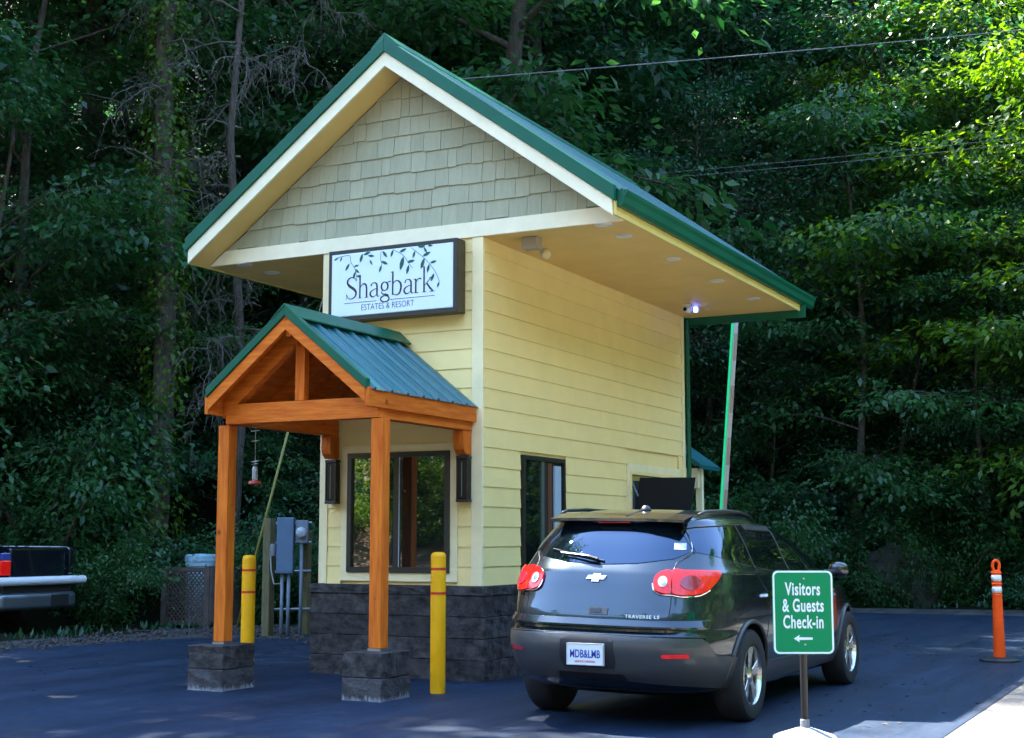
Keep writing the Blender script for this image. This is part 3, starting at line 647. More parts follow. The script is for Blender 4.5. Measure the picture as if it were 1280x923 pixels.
# ---- screen on an arm at the drive-up window
mo = thing('flat_screen', 'black flat screen swung out on an arm from the drive-up window', 'screen', (.1,4.2,2.0))
a, b = Vector((.12,4.15,0)), Vector((.80,4.42,0)); u = (b-a); L_ = u.length; u.normalize(); nrm = Vector((u.y,-u.x,0))
def slab(mb, s0, s1, z0, z1, t0, t1, lean=-.16):
    vs_ = []
    for t in (t0, t1):
        for s, z in ((s0,z0),(s1,z0),(s1,z1),(s0,z1)):
            p = a+u*(s+(z-2.28)*-lean)+nrm*t; vs_.append((p.x,p.y,z))
    return mb.add(vs_, [(0,1,2,3),(7,6,5,4),(0,4,5,1),(1,5,6,2),(2,6,7,3),(3,7,4,0)])
slab(MB(), 0, L_, 1.80, 2.285, -.02, .02).build('case', mat('matt_black_case', (.006,.008,.011), .6, spec=.15), mo)
slab(MB(), .018, L_-.018, 1.83, 2.265, .0205, .023).build('display', mat('black_display', (.004,.007,.011), .35, spec=.15), mo)
MB().tube([(.0,4.12,2.25),(.10,4.13,2.05),(.16,4.19,2.0)], .016, 6).build('arm', mat('grey_arm', (.12,.15,.17), .4), mo)

# ================================================================ bollards
def bollard(x, y, h, label):
    o = thing('bollard', label, 'bollard', (x,y,.01), 'yellow bollards')
    MB().lathe([(.074,.0),(.074,h-.05),(.070,h-.022),(.055,h-.006),(.03,h)], (x,y,.01), 24).build('sleeve', YEL, o, smooth=40)
    for z in (h-.162, h-.395 if h > 1.2 else h-.37): MB().lathe([(.0755,z-.012),(.0755,z+.012)], (x,y,.01), 24).build('red_band', RED, o)
bollard(.165,-1.176,1.345,'yellow bollard with red bands in front of the booth corner')
bollard(-2.42,-.80,1.30,'yellow bollard with red bands behind the left porch pier')

# ================================================================ delineator post
dl = thing('delineator_post', 'orange delineator post with two white bands on a black base', 'traffic post', (4.45,4.95,.01))
OR = mat('orange_plastic', (.92,.085,.006), .5, spec=.2, var=(4,.06))
MB().lathe([(.24,0),(.24,.022),(.20,.04),(.08,.055)], (4.45,4.95,.01), 8).build('base', SATIN, dl)
MB().lathe([(.072,.05),(.052,1.06),(.055,1.062),(.055,1.085),(.05,1.09)], (4.45,4.95,.01), 20).build('tube', OR, dl, smooth=40)
for z in (.86,1.00):
    MB().lathe([(.0595,z-.036),(.0585,z+.036)], (4.45,4.95,.01), 20).build('reflective_band', mat('reflective_white', (.78,.80,.82), .3), dl, smooth=True)
for z in (.792,.93,1.062): MB().lathe([(.056,z-.012),(.064,z),(.056,z+.012)], (4.45,4.95,.01), 20).build('ridge', OR, dl)
tor = MB(); n1 = [(4.45+.042*math.cos(t)*.888, 4.95+.042*math.cos(t)*.459, 1.155+.068*math.sin(t)) for t in np.linspace(0,2*math.pi,17)]
tor.tube(n1, .018, 8, cap=False).build('handle_loop', OR, dl, smooth=True)

# ================================================================ visitor sign
vb = Vector((4.185,-2.72,0)); vx = Vector((.888,.459,0)).lerp(Vector((.80,.60,0)), .15).normalized(); vn = Vector((vx.y,-vx.x,0))
vt = thing('visitor_sign', 'green visitors and guests check-in sign on a pole with white base', 'sign', (vb.x,vb.y,.01))
MB().lathe([(.25,0),(.25,.03),(.23,.042),(.06,.098),(.036,.10),(.036,.16)], (vb.x,vb.y,.01), 8).build('base', mat('white_base_plastic', (.20,.20,.20), .6, var=(6,.25,(.27,.265,.255))), vt, bevel=.006)
MB().tube([vb+Vector((0,0,.15)), vb+Vector((0,0,.66))], .026, 12).build('post', mat('dark_post', (.05,.045,.04), .3, metal=.6), vt, smooth=40)
MB().tube([vb+Vector((0,0,.66))-vn*.0, vb+Vector((0,0,1.05))], .02, 10).build('upper_post', MATS['dark_post'], vt, smooth=40)
def rrect(w, h, r, n=6):
    pts = []
    for cx_, cy_, a0 in ((w/2-r,h/2-r,0),(-w/2+r,h/2-r,90),(-w/2+r,-h/2+r,180),(w/2-r,-h/2+r,270)):
        for i in range(n+1): t = R(a0+90*i/n); pts.append((cx_+r*math.cos(t), cy_+r*math.sin(t)))
    return pts
SCZ = .945; SWD, SHT = .452, .612
def on_vis(mb, off=.028): return place(mb, vb+Vector((0,0,SCZ))+vn*off, vx, (0,0,1), vn)
on_vis(MB().prism_z(rrect(SWD,SHT,.042), 0, .004)).build('panel', mat('sign_green', (.001,.23,.075), .45, spec=.2), vt)
bd = MB(); o_, i_ = rrect(SWD-.008,SHT-.008,.040), rrect(SWD-.034,SHT-.034,.030); n = len(o_)
bd.add([(x,y,.0055) for x,y in o_]+[(x,y,.0055) for x,y in i_], [(i,(i+1)%n,(i+1)%n+n,i+n) for i in range(n)])
SIGNW = mat('sign_white', (.78,.84,.82), .5)
on_vis(bd).build('border', SIGNW, vt)
for s, zz in (('Visitors',.165),('& Guests',.045),('Check-in',-.075)):
    tx = text_mb(s, .132, .585, .0030, depth=.0004, space=1.08); tx.v = [(a, b+zz, c+.006) for a,b,c in tx.v]; on_vis(tx).build('lettering', SIGNW, vt)
ar = MB().prism_z([(-.075,-.192),(-.03,-.165),(-.035,-.182),(.065,-.184),(.065,-.20),(-.035,-.202),(-.03,-.219)][::-1], .0045, .0058)
on_vis(ar).build('arrow', SIGNW, vt)
for zz in (.245,-.235): on_vis(MB().lathe([(.008,.004),(.007,.0075)], (0.01,zz,0), 8)).build('bolt', STEEL, vt)

# ================================================================ utility rack, lattice bin screen, guy wire, feeder
ur = thing('meter_rack', 'wooden utility rack with blue-grey electric panel, meter and conduits', 'utility rack', (-6.0,4.75,0))
def up(x, y, z0, z1, t, m=GREYWOOD, nm='post'): return MB().box(x-t/2,x+t/2,y-t/2,y+t/2,z0,z1).build(nm, m, ur, bevel=.006, seg=1)
up(-6.25,4.60,0,1.80,.14); up(-5.78,4.95,0,1.62,.10)
for z in (1.72,1.42,.98,.40): MB().tube([(-6.32,4.62,z),(-5.68,4.92,z+.01)], .02, 6).build('strut_channel', STEEL, ur)
bxo = MB(); c = Vector((-5.965,4.675,0)); dx = Vector((.888,.459,0)); dn = Vector((.459,-.888,0))
def obox(s0, s1, t0, t1, z0, z1):
    P = [c+dx*s+dn*t for t in (t0,t1) for s in (s0,s1)]
    return MB().add([(P[0].x,P[0].y,z0),(P[1].x,P[1].y,z0),(P[3].x,P[3].y,z0),(P[2].x,P[2].y,z0),(P[0].x,P[0].y,z1),(P[1].x,P[1].y,z1),(P[3].x,P[3].y,z1),(P[2].x,P[2].y,z1)],[(0,1,2,3),(7,6,5,4),(0,4,5,1),(1,5,6,2),(2,6,7,3),(3,7,4,0)])
obox(-.13,.13,.04,.20,.96,1.81).build('panel_box', BOXGREY, ur, bevel=.008)
obox(-.115,.115,.201,.206,.99,1.76).build('panel_door', BOXGREY, ur)
mb_ = obox(.15,.34,.03,.15,1.42,1.77).build('meter_box', PVC, ur, bevel=.01)
mp_ = c+dx*.245+dn*.15
mt = MB().lathe([(.085,0),(.085,.03),(.075,.035),(.075,.09),(.06,.10)], (0,0,0), 20); place(mt, (mp_.x,mp_.y,1.58), dx, (0,0,1), dn).build('meter_glass', mat('meter_glass', (.35,.42,.48), .1, coat=1), ur, smooth=40)
for s, z1 in ((-.05,.955),(.05,.955),(.24,1.415)):
    p = c+dx*s+dn*.09; MB().tube([(p.x,p.y,.0),(p.x,p.y,z1)], .028, 10).build('conduit', PVC, ur, smooth=True)
p0 = c+dx*-.25+dn*.02
MB().tube([(p0.x,p0.y,1.35),(p0.x+.02,p0.y,1.0),(p0.x+.09,p0.y-.02,.80),(p0.x+.20,p0.y+.06,.80),(p0.x+.24,p0.y+.1,.96)], .011, 6).build('cable_loop', mat('pale_cable', (.35,.36,.34), .6), ur, smooth=True)
MB().lathe([(.05,0),(.05,.16),(.03,.19)], (p0.x+.07,p0.y-.03,1.22), 10).build('photocell', mat('grey_cap', (.16,.17,.18), .5), ur, smooth=40)

lt = thing('lattice_screen', 'low brown lattice screen fence round a bin at the forest edge', 'fence', (-8.8,5.75,0))
x0, x1, yl = -9.33, -8.45, 5.78
for xx in (x0, x1+.06): MB().box(xx-.05,xx+.05,yl-.05,yl+.05,0,1.02).build('post', BROWNWOOD, lt)
for z in (.06,.97): MB().box(x0+.05,x1+.01,yl-.02,yl+.02,z-.03,z+.03).build('rail', BROWNWOOD, lt)
nS = 0
for dirn in (1,-1):
    kk = -1.0
    while kk < x1-x0+1.0:
        po = [(kk, .09), (kk+.034, .09), (kk+.034+dirn*.86, .94), (kk+dirn*.86, .94)]
        po = clip(clip(po, -1, 0, -.05), 1, 0, x1-x0+.01)
        if len(po) >= 3:
            pp = [(x0+a, b) for a, b in po]; 
            if sum(pp[i][0]*pp[(i+1)%len(pp)][1]-pp[(i+1)%len(pp)][0]*pp[i][1] for i in range(len(pp))) < 0: pp = pp[::-1]
            MB().prism_y(pp, yl-.006+dirn*.0065, yl+.005+dirn*.0065).build('lattice_slat', BROWNWOOD, lt)
        kk += .088
MB().box(x1+.112,x1+.13,yl-.03,yl+.9,.05,1.0).build('side_board', BROWNWOOD, lt)
for k in range(5): MB().box(x1+.131,x1+.145,yl-.03+k*.18,yl+.14+k*.18,.05,1.03).build('side_board', BROWNWOOD, lt)
bn = thing('plastic_drum', 'pale blue plastic drum standing behind the lattice screen', 'barrel', (-8.95,6.25,0))
BLUEP = mat('pale_blue_plastic', (.30,.50,.60), .4, var=(6,.15))
MB().lathe([(.24,0),(.26,.3),(.26,.9),(.25,1.0),(.27,1.02),(.27,1.18)], (-8.95,6.25,0), 24).build('body', BLUEP, bn, smooth=40)
MB().lathe([(.282,1.10),(.282,1.19),(.25,1.215),(.05,1.23)], (-8.95,6.25,0), 24).build('lid', BLUEP, bn, smooth=40)

gw = thing('guy_wire', 'steel guy wire in a yellow-green guard slanting up behind the porch', 'guy wire', (-7.42,5.29,0))
ga, gb_ = Vector((-7.40,5.29,0)), Vector((-6.46,5.31,3.2)); gd = gb_-ga
MB().tube([ga, ga+gd*1.02], .021, 8).build('guard', mat('yellow_green_guard', (.24,.22,.045), .5), gw, smooth=True)
MB().tube([ga+gd*1.02, ga+gd*2.75], .008, 5).build('wire', STEEL, gw)

hf = thing('bird_feeder', 'red-bottomed hummingbird feeder hanging on a thin wire behind the porch post', 'bird feeder', (-1.875,-1.44,2.0))
fx, fy, k_ = -1.875, -1.44, .88
zf = lambda z: 2.10+(z-2.16)*k_
MB().tube([(fx,fy,2.62),(fx,fy,zf(2.30))], .003, 5).build('hanging_wire', STEEL, hf)
MB().lathe([(.029,zf(2.13)),(.030,zf(2.16)),(.030,zf(2.27)),(.018,zf(2.30))], (fx,fy,0), 14).build('bottle', mat('feeder_glass', (.35,.35,.36), .05, coat=1), hf, smooth=40)
MB().lathe([(.05,zf(2.085)),(.07,zf(2.10)),(.06,zf(2.125)),(.026,zf(2.14))], (fx,fy,0), 16).build('dish', mat('feeder_red', (.55,.06,.04), .3), hf, smooth=40)
for z, w, a0 in ((2.36,.045,.3),(2.33,.05,1.4),(2.60,.045,.7),(2.72,.05,.2),(2.76,.045,1.1)):
    m_ = MB(); d = Vector((math.cos(a0),math.sin(a0),.12)); z = zf(z)
    m_.tube([Vector((fx,fy,z))-d*w, Vector((fx,fy,z)), Vector((fx,fy,z))+d*w], [.002,.008,.002], 6).build('spinner_vane', mat('pale_vane', (.55,.56,.52), .3), hf)

# ================================================================ raised barrier gate
bg_ = thing('barrier_gate', 'raised barrier arm with glowing green light strip beyond the car', 'barrier gate', (-.25,8.3,0))
MB().box(-.42,-.08,8.12,8.46,.0,1.02).build('cabinet', mat('grey_gate_cabinet', (.25,.26,.27), .4), bg_, bevel=.012)
A, Bq = Vector((-.235,8.25,.75)), Vector((.235,7.95,5.05)); du = (Bq-A).normalized(); sd_ = Vector((.888,.459,0))
def arm_bar(s0, s1, t0, t1):
    vs_ = []
    for P in (A, Bq):
        for s, t in ((s0,t0),(s1,t0),(s1,t1),(s0,t1)): q = P+sd_*s+Vector((.459,-.888,0))*t; vs_.append(tuple(q))
    return MB().add(vs_, [(3,2,1,0),(4,5,6,7),(0,1,5,4),(1,2,6,5),(2,3,7,6),(3,0,4,7)])
arm_bar(-.012,.055,-.03,.03).build('arm', mat('white_boom', (.62,.58,.55), .4), bg_)
arm_bar(-.052,-.0125,-.012,.012).build('light_strip', mat('green_strip', (.01,.45,.20), .4, emit=((.0,.60,.25), .07)), bg_)
for i in range(5):
    t0 = .06+i*.19; P, Q = A+(Bq-A)*t0, A+(Bq-A)*(t0+.10); n_ = Vector((.459,-.888,0))
    MB().add([tuple(q+sd_*s+n_*.0312) for q, s in ((P,.0),(P,.054),(Q,.054),(Q,.0))], [(0,1,2,3)]).build('red_stripe', mat('red_stripe', (.48,.34,.30), .4), bg_)

# ================================================================ overhead wires
up_ = thing('utility_pole', 'wooden utility pole hidden behind the booth, carrying the overhead cable', 'pole', (-4.75,5.35,0))
MB().tube([(-4.75,5.35,0),(-4.75,5.35,8.95)], [.15,.10], 12).build('shaft', GREYWOOD, up_, smooth=40)
MB().tube([(-4.75,5.22,8.75),(-4.75,5.48,8.75)], .02, 6).build('bolt', STEEL, up_)
def wire(name, label, pts, r, grp=None):
    P = []; a, b = Vector(pts[0]), Vector(pts[1]); sag = pts[2]
    for i in range(25): t = i/24; q = a.lerp(b, t); q.z -= sag*4*t*(1-t); P.append(q)
    tag(MB().tube(P, r, 5).build(name, mat('weathered_cable', (.13,.14,.15), .6)), label, 'cable', grp)
wire('overhead_cable', 'thick overhead cable rising right from behind the roof peak', ((-4.75,5.35,8.75),(13.3,17.85,11.9),.12), .008)
wire('overhead_cable', 'upper of two thin parallel wires crossing the trees on the right', ((-14,13.2,9.65),(18,16.0,9.80),.55), .005)
wire('overhead_cable', 'lower of two thin parallel wires crossing the trees on the right', ((-14,13.2,9.57),(18,16.0,9.68),.57), .005)
# ================================================================ the parked crossover
CX0 = 2.53; YR, YFR = -1.76, 1.51; WR = .375
#  z     w     rear    nR   ycF    front  nF
PROF = np.array([
 (.26, .86, -2.50, 2.8,  .95, 2.35, 2.6),
 (.34, .92, -2.72, 2.9,  .95, 2.45, 2.6),
 (.46, .955,-2.86, 3.0,  .95, 2.55, 2.6),
 (.60, .975,-2.925,3.5,  .95, 2.60, 2.6),
 (.70, .98, -2.93, 3.0,  .95, 2.58, 2.6),
 (.745,.98, -2.90,3.5,  .95, 2.56, 2.6),
 (.775,.98, -2.862,3.5,  .95, 2.55, 2.6),
 (.80, .98, -2.860,3.5,  .95, 2.53, 2.6),
 (.865,.978,-2.846,3.5,  .95, 2.48, 2.6),
 (.92, .978,-2.834,3.5,  .95, 2.42, 2.5),
 (1.00,.976,-2.80, 3.0,  .95, 2.25, 2.4),
 (1.06,.970,-2.785,3.5,  .85, 1.98, 2.4),
 (1.10,.964,-2.77, 3.0,  .60, 1.58, 2.6),
 (1.15,.955,-2.745,3.5,  .40, 1.34, 2.8),
 (1.215,.945,-2.705,3.5, .20, 1.17, 3.0),
 (1.24,.925,-2.685,3.5,  .10, 1.11, 3.0),
 (1.33,.885,-2.60, 3.0, -.10, .88, 3.0),
 (1.45,.842,-2.485,3.1, -.40, .55, 3.0),
 (1.56,.795,-2.375,3.2, -.70, .20, 3.0),
 (1.63,.762,-2.315,3.2, -1.0,-.08, 3.0),
 (1.675,.735,-2.315,3.2, -1.1,-.28, 2.8),
 (1.705,.705,-2.26,3.1, -1.15,-.44, 2.7),
 (1.735,.645,-2.13,2.9, -1.2,-.62, 2.5),
 (1.760,.54, -1.94,2.6, -1.25,-.82, 2.4),
 (1.778,.37, -1.72,2.3, -1.3,-1.02, 2.2),
 (1.786,.16, -1.52,2.1, -1.32,-1.18, 2.1)])
PROF[:,1] *= .985; PROF[:,3] = np.interp(PROF[:,0], (.26,.40,1.25,1.45,1.70,1.80), (3.1,3.6,3.6,3.5,3.1,2.2)); PROF[:,0] = np.where(PROF[:,0] > 1.45, 1.45+(PROF[:,0]-1.45)*.865, PROF[:,0])
TILT = -.018
def prm(z): return [float(np.interp(z, PROF[:,0], PROF[:,i])) for i in range(1,7)]
YCR = -1.35
def se(a, n): s = math.sin(a); c = math.cos(a); return abs(c)**(2/n)*(1 if c >= 0 else -1), abs(s)**(2/n)
def loop_pt(u, z):
    """u in [0,4): 0 rear centre -> right side -> front -> left, as a closed loop"""
    w, r, nr, ycf, fr, nf = prm(z); yr = min(YCR, ycf-.05) if ycf < YCR else YCR
    u = u % 4
    if u > 2: x, y = loop_pt(4-u, z)[:2]; return (-x, y, z)
    if u <= .9:                                   # rear quarter
        c, s = se(math.pi/2*(1-u/.9), nr); return (w*c, yr-(yr-r)*s, z)
    if u <= 1.2: t = (u-.9)/.3; return (w, yr+(ycf-yr)*t, z)
    c, s = se(math.pi/2*(u-1.2)/.8, nf); return (w*c, ycf+(fr-ycf)*s, z)
ZL = sorted(set([round(z,4) for z in PROF[:,0]] + list(np.round(np.arange(.30,1.70,.07),3))))
UL = sorted(set(list(np.linspace(0,.9,19)) + list(np.linspace(.9,1.2,8)) + list(np.linspace(1.2,2,14))))
UL = UL + [4-u for u in UL[1:-1]][::-1]
def zc(z): return 1.45+(z-1.45)*.865 if z > 1.45 else z
def carpos(x, y, z): return (CX0+x, y, z+TILT*x)
cb = MB(); nu = len(UL)
for z in ZL:
    for u in UL: cb.v.append(carpos(*loop_pt(u, z)))
for k in range(len(ZL)-1):
    for i in range(nu): cb.f.append((k*nu+i, k*nu+(i+1)%nu, (k+1)*nu+(i+1)%nu, (k+1)*nu+i))
cb.f.append(tuple(range(nu))[::-1]); cb.f.append(tuple((len(ZL)-1)*nu+i for i in range(nu)))
car = thing('parked_car', 'dark grey crossover car stopped beside the booth, seen from behind', 'car', (CX0,-.2,0))
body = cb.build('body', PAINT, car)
bmx = bmesh.new(); bmx.from_mesh(body.data); bmesh.ops.recalc_face_normals(bmx, faces=bmx.faces); bmx.to_mesh(body.data); bmx.free()
cut = MB()
for yy in (YR, YFR):
    for s in (-1, 1):
        m_ = MB().lathe([(.435,0),(.435,.42)], (0,0,0), 40, 'x'); m_.v = [(s*(x+.615)+CX0, y+yy, z+WR) for x,y,z in m_.v]; cut.add(m_.v, m_.f)
co = cut.build('cutter', PAINT)
bmx = bmesh.new(); bmx.from_mesh(co.data); bmesh.ops.recalc_face_normals(bmx, faces=bmx.faces); bmx.to_mesh(co.data); bmx.free()
mod = body.modifiers.new('arches', 'BOOLEAN'); mod.operation = 'DIFFERENCE'; mod.solver = 'EXACT'; mod.object = co
bpy.context.view_layer.update()
dg = bpy.context.evaluated_depsgraph_get(); nm = bpy.data.meshes.new_from_object(body.evaluated_get(dg))
body.modifiers.clear(); body.data = nm; bpy.data.objects.remove(co)
nm.polygons.foreach_set('use_smooth', [True]*len(nm.polygons)); nm.set_sharp_from_angle(angle=R(38))
# surface maps ------------------------------------------------------------
_us = np.linspace(0,1.2,900); _p = np.array([loop_pt(u,1.0)[:2] for u in _us]); _s = np.concatenate([[0], np.cumsum(np.hypot(*np.diff(_p,axis=0).T))])
def rear_map(s, z, off=0):
    u = float(np.interp(abs(s), _s, _us)); e = 1e-3
    def P(u_, z_): x, y, zz = loop_pt(u_, z_); return Vector((x, y, zz))
    p = P(u, z); n = (P(u+e,z)-P(max(u-e,0),z)).cross(P(u,z+.004)-P(u,z-.004)).normalized()
    if n.y > .2 and n.x < .2: n = -n
    p = p + n*off
    return carpos(math.copysign(1,s)*p.x if s else p.x, p.y, p.z)
def side_x(y, z):
    w, r, nr, ycf, fr, nf = prm(z)
    if y < YCR: t = min(.999, (YCR-y)/(YCR-r)); return w*(1-t**nr)**(1/nr)
    if y > ycf: t = min(.999, (y-ycf)/(fr-ycf)); return w*(1-t**nf)**(1/nf)
    return w
def side_map(sgn):
    def f(y, z, off=0):
        e = .004; x = side_x(y,z); n = Vector((1, -(side_x(y+e,z)-side_x(y-e,z))/(2*e), -(side_x(y,z+e)-side_x(y,z-e))/(2*e))).normalized()
        return carpos(sgn*(x+n.x*off), y+n.y*off, z+n.z*off)
    return f
def patch(name, poly, fmap, m, parent, off=.006, cell=.06, skirt=.006, flip=False, smooth=True):
    xs_ = [p[0] for p in poly]; ys_ = [p[1] for p in poly]; bm = bmesh.new(); vd = {}
    def V(p):
        k = (round(p[0],4), round(p[1],4))
        if k not in vd: vd[k] = bm.verts.new((k[0],k[1],0))
        return vd[k]
    x = min(xs_)
    while x < max(xs_):
        y = min(ys_); px_ = clip(clip(poly,-1,0,-x),1,0,x+cell)
        while y < max(ys_) and len(px_) > 2:
            q = clip(clip(px_,0,-1,-y),0,1,y+cell)
            vs_ = []
            for p in q:
                v = V(p)
                if v not in vs_: vs_.append(v)
            if len(vs_) > 2:
                try: bm.faces.new(vs_)
                except ValueError: pass
            y += cell
        x += cell
    be = [e for e in bm.edges if len(e.link_faces) == 1]
    if skirt:
        ret = bmesh.ops.extrude_edge_only(bm, edges=be); nv = {v for v in ret['geom'] if isinstance(v, bmesh.types.BMVert)}
    else: nv = set()
    for v in bm.verts: v.co = Vector(fmap(v.co.x, zc(v.co.y), off-skirt if v in nv else off))
    bmesh.ops.recalc_face_normals(bm, faces=bm.faces)
    o = bm_obj(name, bm, m, parent)
    if smooth: o.data.polygons.foreach_set('use_smooth', [True]*len(o.data.polygons)); o.data.set_sharp_from_angle(angle=R(40))
    return o
def line_on(name, pts, fmap, m, parent, w=.006, off=.002, k=6):
    P = catmull([(a,b,0) for a,b in pts], k)[:,:2]; mb = MB(); mb.tube([fmap(a,zc(b),off) for a,b in P], w/2, 5).build(name, m, parent); 
def smooth_poly(pts, k=4):
    P = pts+[pts[0]]; return [tuple(q[:2]) for q in catmull([(a,b,0) for a,b in P], k)[:-1]]
# glass
rg = [(1.10*a_, b_) for a_, b_ in [(-.725,1.385),(-.60,1.335),(-.30,1.293),(0,1.280),(.30,1.293),(.60,1.335),(.725,1.385),(.735,1.43),(.695,1.54),(.655,1.625),(.59,1.645),(-.59,1.645),(-.655,1.625),(-.695,1.54),(-.735,1.43)]]
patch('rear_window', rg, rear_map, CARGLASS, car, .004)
for s in (1, -1):
    f = side_map(s)
    q = [(-2.34,1.385),(-2.30,1.48),(-2.21,1.575),(-1.95,1.605),(-1.55,1.622),(-1.50,1.262),(-1.9,1.31)]
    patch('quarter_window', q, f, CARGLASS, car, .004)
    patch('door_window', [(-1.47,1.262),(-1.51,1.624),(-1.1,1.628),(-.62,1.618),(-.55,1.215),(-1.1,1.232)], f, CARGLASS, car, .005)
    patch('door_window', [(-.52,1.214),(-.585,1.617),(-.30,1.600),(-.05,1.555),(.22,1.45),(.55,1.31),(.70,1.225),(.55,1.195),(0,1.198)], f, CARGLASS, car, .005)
    patch('pillar_trim', [(-1.50,1.25),(-1.545,1.628),(-1.515,1.628),(-1.468,1.25)], f, SATIN, car, .0075)
    patch('pillar_trim', [(-.555,1.21),(-.625,1.622),(-.58,1.622),(-.515,1.21)], f, SATIN, car, .0075)
    patch('window_visor', [(-1.40,1.634),(-.66,1.622),(-.64,1.575),(-1.36,1.590)], f, SATIN, car, .018, skirt=.016)
    line_on('window_trim', [(-2.36,1.375),(-2.31,1.49),(-2.22,1.588),(-1.95,1.618),(-1.3,1.640),(-.5,1.626),(0,1.556)], f, BLACK, car, .010, .003)
    line_on('belt_crease', [(-2.30,1.222),(-1.5,1.205),(-.4,1.185),(.9,1.15)], f, PAINT, car, .012, .000)
    line_on('door_seam', [(-1.42,.50),(-1.30,.80),(-1.22,.98),(-1.42,1.14),(-1.47,1.25)], f, SATIN, car, .007, .0005)
    line_on('door_seam', [(-.53,.42),(-.53,1.20)], f, SATIN, car, .007, .0005)
    line_on('door_seam', [(.86,.42),(.80,1.0),(.66,1.20)], f, SATIN, car, .007, .0005)
    for yh in (-1.28,-.25):
        patch('door_handle', smooth_poly([(yh-.12,1.035),(yh,1.05),(yh+.12,1.04),(yh+.12,1.01),(yh,1.015),(yh-.12,1.005)]), f, CHROME if yh < -1 else PAINT, car, .035, skirt=.035)
    patch('sill_cladding', [(-1.30,.30),(-1.30,.50),(-1.2,.475),(0.9,.455),(1.06,.47),(1.06,.30)], f, CLAD, car, .014, skirt=.014)
    for yy in (YR, YFR):
        arc = [(yy+.452*math.cos(t), WR+.452*math.sin(t)) for t in np.linspace(-.12, math.pi+.12, 26)]
        pa = MB(); pa.tube([f(a, max(b,.27), .004) for a, b in arc], .017, 6).build('arch_lip', CLAD, car, smooth=True)
    mb = MB(); bmm = bmesh.new(); bmesh.ops.create_uvsphere(bmm, u_segments=14, v_segments=10, radius=1)
    for v in bmm.verts:
        c_ = v.co; v.co = Vector(carpos(s*(1.02+.10*c_.x*(1 if c_.y > 0 else .95)), .88+.06*c_.y+(.05*c_.y if c_.y > 0 else 0), 1.20+.078*math.copysign(abs(c_.z)**.7, c_.z)))
    o = bm_obj('side_mirror', bmm, TRUCKP, car); o.data.polygons.foreach_set('use_smooth', [True]*len(o.data.polygons))
    MB().tube([carpos(s*.90,.80,1.17), carpos(s*1.0,.84,1.18)], .03, 8).build('mirror_stalk', SATIN, car)
    MB().tube([carpos(s*.62,-2.06,1.690),carpos(s*.635,-1.93,1.716),carpos(s*.64,-1.5,1.730),carpos(s*.64,-1.0,1.724),carpos(s*.62,-.70,1.700),carpos(s*.60,-.56,1.672)], [.010,.015,.016,.016,.015,.010], 8).build('roof_rail', mat('dark_rail', (.02,.022,.026), .3), car, smooth=True)
# windscreen
def front_map(x, z, off=0):
    w, r, nr, ycf, fr, nf = prm(z); t = min(.999, abs(x)/w); y = ycf+(fr-ycf)*(1-t**nf)**(1/nf); return carpos(x, y+off, z+off*.7)
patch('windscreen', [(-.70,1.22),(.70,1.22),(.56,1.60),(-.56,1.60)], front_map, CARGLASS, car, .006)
for s in (1,-1): patch('headlight', [(s*.50,.86),(s*.78,.88),(s*.82,.98),(s*.55,.96)][::s], front_map, CLEAR, car, .01)
patch('grille', [(-.45,.62),(.45,.62),(.48,.90),(-.48,.90)], front_map, SATIN, car, .008)
# tail lamps
for s in (1, -1):
    f = (lambda s_: (lambda a, b, off=0: rear_map(s_*a, b, off)))(s)
    nm_ = 'tail_lamp'
    outer = smooth_poly([(.640,1.068),(.72,1.055),(.87,1.065),(.98,1.105),(1.07,1.165),(1.125,1.222),(1.09,1.236),(.95,1.238),(.74,1.238),(.640,1.236)], 3)
    inner = smooth_poly([(.490,1.15),(.500,1.10),(.548,1.073),(.627,1.068),(.627,1.14),(.627,1.234),(.56,1.23),(.503,1.20)], 3)
    tl = patch(nm_, outer, f, LENS, car, .022, cell=.04, skirt=.02)
    patch('inner_lamp', inner, f, LENS, tl, .022, cell=.04, skirt=.02)
    patch('reverse_lens', [(.562+.036*math.cos(t), 1.150+.040*math.sin(t)) for t in np.linspace(0,6.28,17)[:-1]], f, CLEAR, tl, .030, cell=.05, skirt=.008)
    patch('reverse_bulb', [(.562+.018*math.cos(t), 1.150+.020*math.sin(t)) for t in np.linspace(0,6.28,11)[:-1]], f, CHROME, tl, .034, cell=.05, skirt=.004)
    patch('brake_lens', [(.785+.09*math.cos(t), 1.146+.054*math.sin(t)) for t in np.linspace(0,6.28,21)[:-1]], f, LENSD, tl, .029, cell=.05, skirt=.008)
    line_on('lamp_bezel', [(.485,1.14),(.50,1.09),(.548,1.060),(.635,1.056),(.72,1.044),(.87,1.054),(.98,1.094)], f, CHROME, tl, .012, .012)
    patch('bumper_reflector', [(s*a, b) for a, b in ((.66,.588),(.87,.588),(.88,.602),(.87,.620),(.66,.618),(.65,.602))][::s], rear_map, LENS, car, .008, cell=.08) if False else patch('bumper_reflector', [(.60,.592),(.80,.592),(.81,.604),(.80,.616),(.60,.614),(.59,.603)], f, LENSD if s < 0 else LENS, car, .020, cell=.08)
    line_on('tailgate_seam', [(.745,1.63),(.805,1.50),(.835,1.42),(.80,1.36),(.68,1.30),(.634,1.18),(.634,1.03),(.625,.86),(.61,.76)], f, SATIN, car, .008, .001)
    line_on('glass_edge', [(.67,1.656),(.745,1.61),(.795,1.52),(.825,1.43),(.81,1.375),(.75,1.352)], f, CHROME if s > 0 else PAINT, car, .006, .004)  # chrome on the right stands in for a bright highlight along the glass
